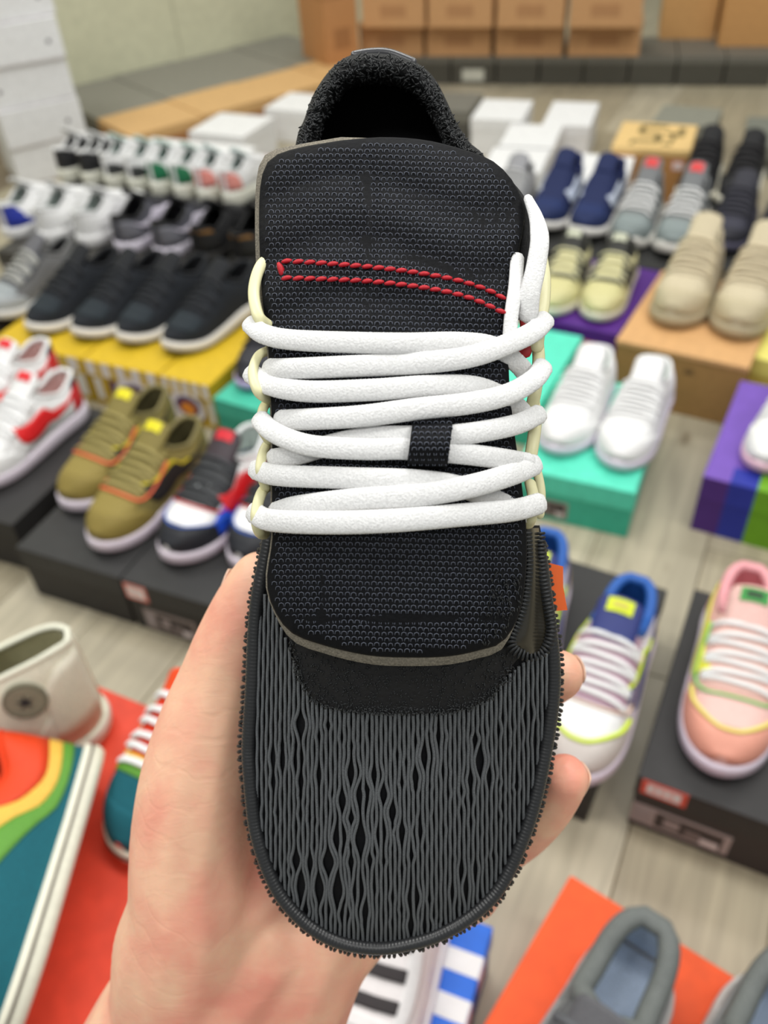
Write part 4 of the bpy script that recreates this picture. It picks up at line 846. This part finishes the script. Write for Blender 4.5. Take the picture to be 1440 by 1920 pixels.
# sole
so = np.array([(560, 1020), (552, 1130), (510, 1250), (492, 1400), (505, 1560), (560, 1690), (640, 1750), (715, 1764), (800, 1748), (900, 1688), (965, 1590), (1008, 1450), (1018, 1280), (990, 1130), (960, 1000), (935, 800), (920, 600), (905, 420), (850, 250), (800, 180), (735, 140), (660, 140), (605, 190), (570, 280), (550, 450), (545, 650), (552, 850)], float)
O = spline(np.vstack([so, so[:1]]), 141)[:-1]; dz = np.interp(O[:, 1], [140, 900, 1700], [.318, .308, .301])
P = []
for s_, k in ((.97, 0), (1.0, .006), (.995, .022), (.95, .029)): P += list(np.c_[np.array([745, 950])+(O-np.array([745, 950]))*s_, dz+k])
hob('sole', CC(P), grid_faces(4, 140, True)+[tuple(range(420, 560)), tuple(range(140))[::-1]], mat((34, 34, 36), .6, 'rubber', key='hsole'))
# cage loops
def tube3(name, pts, a, b, m=loop_m, n=40, k=10, **kw):
    p = spline(pts, n); V, f = sweep_vf(CC(p), px2m(a), px2m(b), TOCAM, k, **kw); return hob(name, V, f, m)
for pts, a in [([(512, 478, .262), (488, 500, .258), (476, 545, .254), (484, 592, .250), (504, 612, .252)], 11),
               ([(508, 655, .256), (484, 668, .252), (474, 700, .248), (484, 735, .246), (508, 752, .252)], 9),
               ([(512, 748, .256), (494, 765, .251), (490, 800, .247), (504, 826, .250)], 9),
               ([(514, 822, .256), (496, 842, .251), (488, 880, .246), (498, 915, .250)], 9),
               ([(510, 905, .256), (490, 925, .250), (480, 965, .246), (486, 998, .250), (500, 1002, .258)], 10)]:
    tube3('lace_loop', pts, a, 6)
tube3('lace_cage', [(1012, 470, .268), (1020, 520, .262), (1018, 570, .258), (1012, 600, .256), (1006, 650, .256)], 13, 6)
tube3('lace_cage', [(1008, 640, .262), (1010, 680, .258), (1004, 730, .255), (998, 760, .256)], 12, 6)
tube3('lace_cage', [(1000, 748, .262), (1004, 790, .256), (996, 850, .254), (990, 880, .256)], 12, 6)
tube3('lace_cage', [(1004, 870, .264), (1014, 920, .262), (1012, 965, .262)], 9, 5)
tube3('lace_cage', [(994, 905, .258), (1000, 935, .252), (996, 970, .252), (990, 985, .256)], 11, 6)
tube3('red_ribbon', [(985, 585, .258), (988, 615, .256), (984, 660, .256)], 13, 2, mat((176, 34, 40), .5, key='rr'))
# laces
def lace(pts, hw=21.5, ht=8.5):
    p = np.array(pts, float); q = spline(p, 260); wv = 1+.022*(np.arange(260) % 2)+.01*np.sin(np.arange(260)*1.7); d = tdep(q[:, 0], q[:, 1])-.0052 if p.shape[1] == 2 else tdep(np.clip(q[:, 0], 500, 976), q[:, 1])-.0052+q[:, 2]
    V, f = sweep_vf(CC(np.c_[q[:, :2], d]), px2m(hw, .235)*wv, px2m(ht, .235)*wv, TOCAM, 16); return hob('lace', V, f, lace_m)
E_, N_ = .007, 0.
lace([(468, 606, .006), (494, 626, .0), (545, 637, 0), (650, 642, 0), (760, 644, 0), (860, 642, .001), (925, 650, .003), (968, 680, .006), (996, 712, .010)], 20)
lace([(502, 691, .004), (545, 691, 0), (650, 687, 0), (780, 681, 0), (880, 669, -.0015), (950, 646, -.003), (1000, 622, .000), (1024, 598, .007)], 20.5)
lace([(470, 700, .006), (506, 722, .001), (580, 734, 0), (700, 731, 0), (800, 724, 0), (880, 724, .001), (930, 738, .004), (968, 762, .007), (992, 790, .010)], 20.5)
lace([(524, 788, .005), (580, 786, .001), (680, 780, 0), (780, 767, -.001), (880, 756, -.002), (950, 740, -.003), (1000, 712, .000), (1020, 686, .007)], 20.5)
lace([(486, 786, .005), (516, 812, -.001), (580, 835, -.002), (680, 842, -.001), (760, 842, 0), (860, 850, 0), (940, 860, 0), (990, 868, .004)], 20)
lace([(1012, 776, .007), (960, 798, 0), (860, 815, 0), (770, 818, .001), (690, 820, .003), (620, 834, .004), (560, 852, .004), (512, 860, .006)], 20)
lace([(478, 880, .006), (520, 891, 0), (640, 896, 0), (780, 901, 0), (860, 912, .002), (910, 930, .005), (960, 950, .007), (992, 962, .010)], 20.5)
lace([(1004, 870, .006), (960, 889, -.001), (880, 912, -.003), (780, 929, -.002), (660, 938, -.001), (560, 950, .001), (516, 962, .005)], 21.5)
lace([(474, 960, .006), (510, 976, -.001), (620, 980, -.003), (740, 976, -.003), (860, 966, -.002), (960, 957, -.001), (1012, 944, .006)], 21.5)
pl = spline([(990, 372, .262), (1006, 410, .257), (1012, 450, .252), (1005, 500, .250), (994, 550, .249), (990, 588, .250)], 40); V, f = sweep_vf(CC(pl), px2m(np.interp(np.arange(40), [0, 12, 39], [9, 18, 20]), .25), px2m(7), TOCAM, 14); hob('lace', V, f, lace_m)
pl = spline([(970, 482, .256), (966, 540, .250), (958, 600, .247), (958, 660, .247), (985, 692, .252)], 40); V, f = sweep_vf(CC(pl), px2m(13), px2m(5), TOCAM, 12); hob('lace', V, f, lace_m)
# tongue keeper strap over the middle laces
P = []
for s_ in np.linspace(0, 1, 16):
    y = 786+94*s_; cx_ = 812-8*s_; lift_ = .0115*math.sin(math.pi*np.clip(s_, .0, 1))**.5
    for x in np.linspace(-38, 38, 8):
        d = float(tdep(np.array(cx_), np.array(y)))-.0006-lift_*.85; P.append((cx_+x-4*s_, y, d))
P = np.array(P); Pb = P.copy(); Pb[:, 2] += .0012; f = grid_faces(16, 8); f += [tuple(i+128 for i in q[::-1]) for q in f]
rm = [i*8 for i in range(16)]+[120+j for j in range(1, 8)]+[i*8+7 for i in range(14, -1, -1)]+[j for j in range(6, 0, -1)]
f += [(rm[i], rm[(i+1) % len(rm)], rm[(i+1) % len(rm)]+128, rm[i]+128) for i in range(len(rm))]
strap = hob('keeper_strap', CC(np.vstack([P, Pb])), f, black_mesh)
mg = Merge()
for r_ in range(9):
    for c_ in range(6):
        s_ = (r_+.7)/9.6; y = 786+94*s_; x = 812-12*s_-31+12.4*c_+(r_ % 2)*3; d = float(tdep(np.array(812.), np.array(y)))-.0008-.0115*math.sin(math.pi*s_)**.5*.85
        a = np.array([(-4.6, 2.4), (-3.4, -2), (0, -3.2), (3.4, -2), (4.6, 2.4)])+[x, y]
        mg.add(*sweep_vf(CC(np.c_[a, np.full(5, d)]), px2m(.8), px2m(.8), TOCAM, 4, False))
o = mg.obj('knit_loops', knit_m, strap, loc=HERO); o['kind'] = 'stuff'
# glossy film window at the lower right
win = np.array([(998, 985), (1012, 1000), (1016, 1070), (1026, 1130), (1034, 1180), (1022, 1218), (996, 1230), (968, 1222), (958, 1200), (972, 1165), (984, 1120), (990, 1060), (988, 1000)], float)
wdep = lambda x, y: np.minimum(toe_d(np.clip(x, 500, 1010), y)-.0035, .276)
O = spline(np.vstack([win, win[:1]]), 81)[:-1]; cw = spline([(1000, 985), (1003, 1050), (1006, 1120), (1002, 1175), (995, 1222)], 81)
P = []
for s_ in np.linspace(0, 1, 26):
    y = 990+236*s_; lft = np.interp(y, [985, 1060, 1120, 1165, 1200, 1230], [988, 991, 984, 972, 958, 985]); rgt = np.interp(y, [985, 1070, 1130, 1180, 1218, 1230], [1010, 1016, 1026, 1034, 1022, 1002])
    for t in np.linspace(0, 1, 8):
        x = lft+(rgt-lft)*t; P.append((x, y, float(wdep(np.array(x), np.array(y)))-.0022*math.sin(math.pi*t)))
hob('film_window', CC(P), grid_faces(26, 8), mat((40, 37, 30), .2, spec=.7, key='film'))
mg = Merge(); bp = spline(win[1:], 70)
for i, q in enumerate(bp):
    td_ = bp[min(i+1, 69)]-bp[max(i-1, 0)]; td_ /= np.linalg.norm(td_)+1e-9; nr = np.array([td_[1], -td_[0]])
    d = float(wdep(np.array(q[0]), np.array(q[1])))-.0012; r0, r1 = q-nr*8, q+nr*8
    mg.add(*sweep_vf(CC([(*r0, d), (*q, d-.0010), (*r1, d)]), px2m(3.2), px2m(3.2), TOCAM, 5))
o = mg.obj('window_stitching', fuzz_m, hero, loc=HERO); o['kind'] = 'stuff'
# orange tab
tabp = np.array([(1024, 1054), (1056, 1062), (1056, 1100), (1064, 1144), (1034, 1146), (1028, 1100)], float)
Vt = np.vstack([CC(np.c_[tabp, np.full(6, .2895)]), CC(np.c_[tabp, np.full(6, .2912)])])
hob('orange_tab', Vt, [tuple(range(6)), tuple(range(6, 12))[::-1]]+[(i, (i+1) % 6, (i+1) % 6+6, i+6) for i in range(6)], mat((255, 98, 32), .45, key='otab'), smooth=False)

# ================================================================ HAND
skin = bpy.data.materials.new('skin'); skin.use_nodes = True; nt = skin.node_tree; b = nt.nodes['Principled BSDF']
b.inputs['Roughness'].default_value = .48; b.inputs['Subsurface Weight'].default_value = .25; b.inputs['Subsurface Radius'].default_value = (.006, .002, .001); b.inputs['Subsurface Scale'].default_value = .6
tc = nt.nodes.new('ShaderNodeTexCoord'); nz = nt.nodes.new('ShaderNodeTexNoise'); nz.inputs['Scale'].default_value = 38; nz.inputs['Detail'].default_value = 5; nt.links.new(tc.outputs['Object'], nz.inputs['Vector'])
rp = nt.nodes.new('ShaderNodeValToRGB'); rp.color_ramp.elements[0].position = .32; rp.color_ramp.elements[0].color = lin((240, 160, 138))+[1]; rp.color_ramp.elements[1].position = .62; rp.color_ramp.elements[1].color = lin((250, 198, 166))+[1]
nt.links.new(nz.outputs['Fac'], rp.inputs['Fac']); nt.links.new(rp.outputs['Color'], b.inputs['Base Color'])
mp = nt.nodes.new('ShaderNodeMapping'); mp.inputs['Rotation'].default_value = (.3, .2, .9); mp.inputs['Scale'].default_value = (60, 220, 120); nt.links.new(tc.outputs['Object'], mp.inputs['Vector'])
n2 = nt.nodes.new('ShaderNodeTexNoise'); n2.inputs['Scale'].default_value = 1.2; n2.inputs['Detail'].default_value = 5; n2.inputs['Distortion'].default_value = .8; nt.links.new(mp.outputs['Vector'], n2.inputs['Vector'])
wv_ = nt.nodes.new('ShaderNodeTexWave'); wv_.inputs['Scale'].default_value = 26; wv_.inputs['Distortion'].default_value = 14; wv_.inputs['Detail'].default_value = 3; wv_.inputs['Detail Scale'].default_value = .9
mpw = nt.nodes.new('ShaderNodeMapping'); mpw.inputs['Rotation'].default_value = (.4, 1.1, .6); nt.links.new(tc.outputs['Object'], mpw.inputs['Vector']); nt.links.new(mpw.outputs['Vector'], wv_.inputs['Vector'])
wr_ = nt.nodes.new('ShaderNodeValToRGB'); wr_.color_ramp.elements[0].position = .0; wr_.color_ramp.elements[1].position = .12; nt.links.new(wv_.outputs['Fac'], wr_.inputs['Fac'])
bw_ = nt.nodes.new('ShaderNodeBump'); bw_.inputs['Strength'].default_value = .10; bw_.inputs['Distance'].default_value = .0007; nt.links.new(wr_.outputs['Color'], bw_.inputs['Height'])
bp_ = nt.nodes.new('ShaderNodeBump'); nt.links.new(bw_.outputs['Normal'], bp_.inputs['Normal']); bp_.inputs['Strength'].default_value = .35; bp_.inputs['Distance'].default_value = .0008; nt.links.new(n2.outputs['Fac'], bp_.inputs['Height']); nt.links.new(bp_.outputs['Normal'], b.inputs['Normal'])
chains = [
    # forearm, wrist, heel of hand
    [(150, 2260, .43, .038), (265, 2030, .40, .038), (375, 1870, .378, .037), (500, 1740, .366, .032)],
    [(470, 2080, .41, .034), (520, 1900, .384, .032), (570, 1780, .368, .029), (620, 1680, .366, .026)],
    # thenar and thumb
    [(345, 1900, .385, .034), (352, 1790, .364, .0325), (370, 1700, .350, .0290), (368, 1600, .345, .0278), (380, 1480, .340, .0262), (402, 1370, .336, .0232), (426, 1280, .332, .0196), (444, 1210, .328, .0170), (466, 1145, .324, .0146), (484, 1098, .3215, .0122), (489, 1088, .3215, .0118)],
    [(372, 1700, .352, .029), (480, 1640, .360, .026), (600, 1540, .368, .022)],
    [(380, 1480, .342, .025), (480, 1480, .360, .022), (600, 1460, .368, .020)],
    # palm
    [(500, 1740, .368, .030), (620, 1600, .370, .025), (760, 1430, .373, .020), (820, 1350, .373, .017)],
    [(570, 1780, .370, .028), (700, 1660, .372, .022), (820, 1540, .374, .018)],
    [(600, 1500, .370, .021), (700, 1400, .372, .019), (760, 1300, .373, .016)],
    # index (hidden), middle, ring, little
    [(740, 1300, .373, .015), (860, 1200, .372, .0105), (930, 1140, .362, .0095), (965, 1105, .352, .0085)],
    [(800, 1380, .374, .015), (930, 1325, .372, .0112), (1010, 1290, .356, .0106), (1046, 1268, .336, .0102), (1048, 1262, .330, .0096)],
    [(820, 1500, .374, .015), (900, 1600, .374, .0115), (965, 1575, .362, .0110), (1020, 1520, .344, .0108), (1054, 1466, .330, .0102), (1058, 1458, .328, .0098)],
    [(800, 1580, .374, .014), (850, 1690, .374, .010), (890, 1690, .362, .009), (915, 1660, .350, .008)],
]
bmh = bmesh.new()
for ch in chains:
    c = np.array(ch, float); pts = CC(c[:, :3]); q = spline(np.c_[pts, c[:, 3]], 4+int(np.sum(np.linalg.norm(np.diff(pts, axis=0), axis=1))/.0035))
    for p in q: bmesh.ops.create_icosphere(bmh, subdivisions=2, radius=p[3], matrix=Matrix.Translation(Vector(p[:3]-HERO)))
me = bpy.data.meshes.new('hand_src'); bmh.to_mesh(me); bmh.free()
tmp = bpy.data.objects.new('hand_src', me); COL.objects.link(tmp)
rm_ = tmp.modifiers.new('r', 'REMESH'); rm_.mode = 'VOXEL'; rm_.voxel_size = .0017; rm_.use_smooth_shade = True
sm = tmp.modifiers.new('s', 'SMOOTH'); sm.iterations = 14; sm.factor = .5
dg = bpy.context.evaluated_depsgraph_get(); hm = bpy.data.meshes.new_from_object(tmp.evaluated_get(dg)); bpy.data.objects.remove(tmp)
hm.polygons.foreach_set('use_smooth', [True]*len(hm.polygons)); hm.materials.clear(); hm.materials.append(skin)
hand = bpy.data.objects.new('person', hm); hand.location = HERO; link(hand); tag(hand, 'bare left hand and wrist holding the black sneaker from behind', 'person')
nail_m = mat((236, 190, 166), .25, spec=.6, key='nail')
def nail(cen, r, d, nrm, ln):
    c = C(*cen); d = d/np.linalg.norm(d); nrm = nrm-d*np.dot(nrm, d); nrm /= np.linalg.norm(nrm); wv = np.cross(d, nrm); P = []
    for R_ in (r*.985, r*.90):
        for i in np.linspace(-1, 1, 9):
            for j in np.linspace(-1, 1, 9):
                a_ = j*.62*(1-.30*max(0, i)**3-.2*max(0, -i)**3); P.append(c+d*ln*i+nrm*(R_-.0004*i*i)*math.cos(a_)+wv*R_*math.sin(a_))
    f = grid_faces(9, 9); f += [tuple(k+81 for k in q[::-1]) for q in f]
    rm = [i*9 for i in range(9)]+[72+j for j in range(1, 9)]+[i*9+8 for i in range(7, -1, -1)]+[j for j in range(7, 0, -1)]
    f += [(rm[i], rm[(i+1) % len(rm)], rm[(i+1) % len(rm)]+81, rm[i]+81) for i in range(len(rm))]
    me_obj('fingernail', np.array(P), f, nail_m, hand, loc=HERO)
nail((1047, 1264, .334), .0100, -FW*.9+UP*.25, RT*.95+UP*.25, .0058)
nail((1054, 1464, .331), .0102, -FW*.5+UP*.75+RT*.2, RT*.95+FW*.3, .0058)
nail((476, 1118, .3225), .0132, UP*1.0+RT*.35, -RT*.95+UP*.3+FW*.45, .0066)
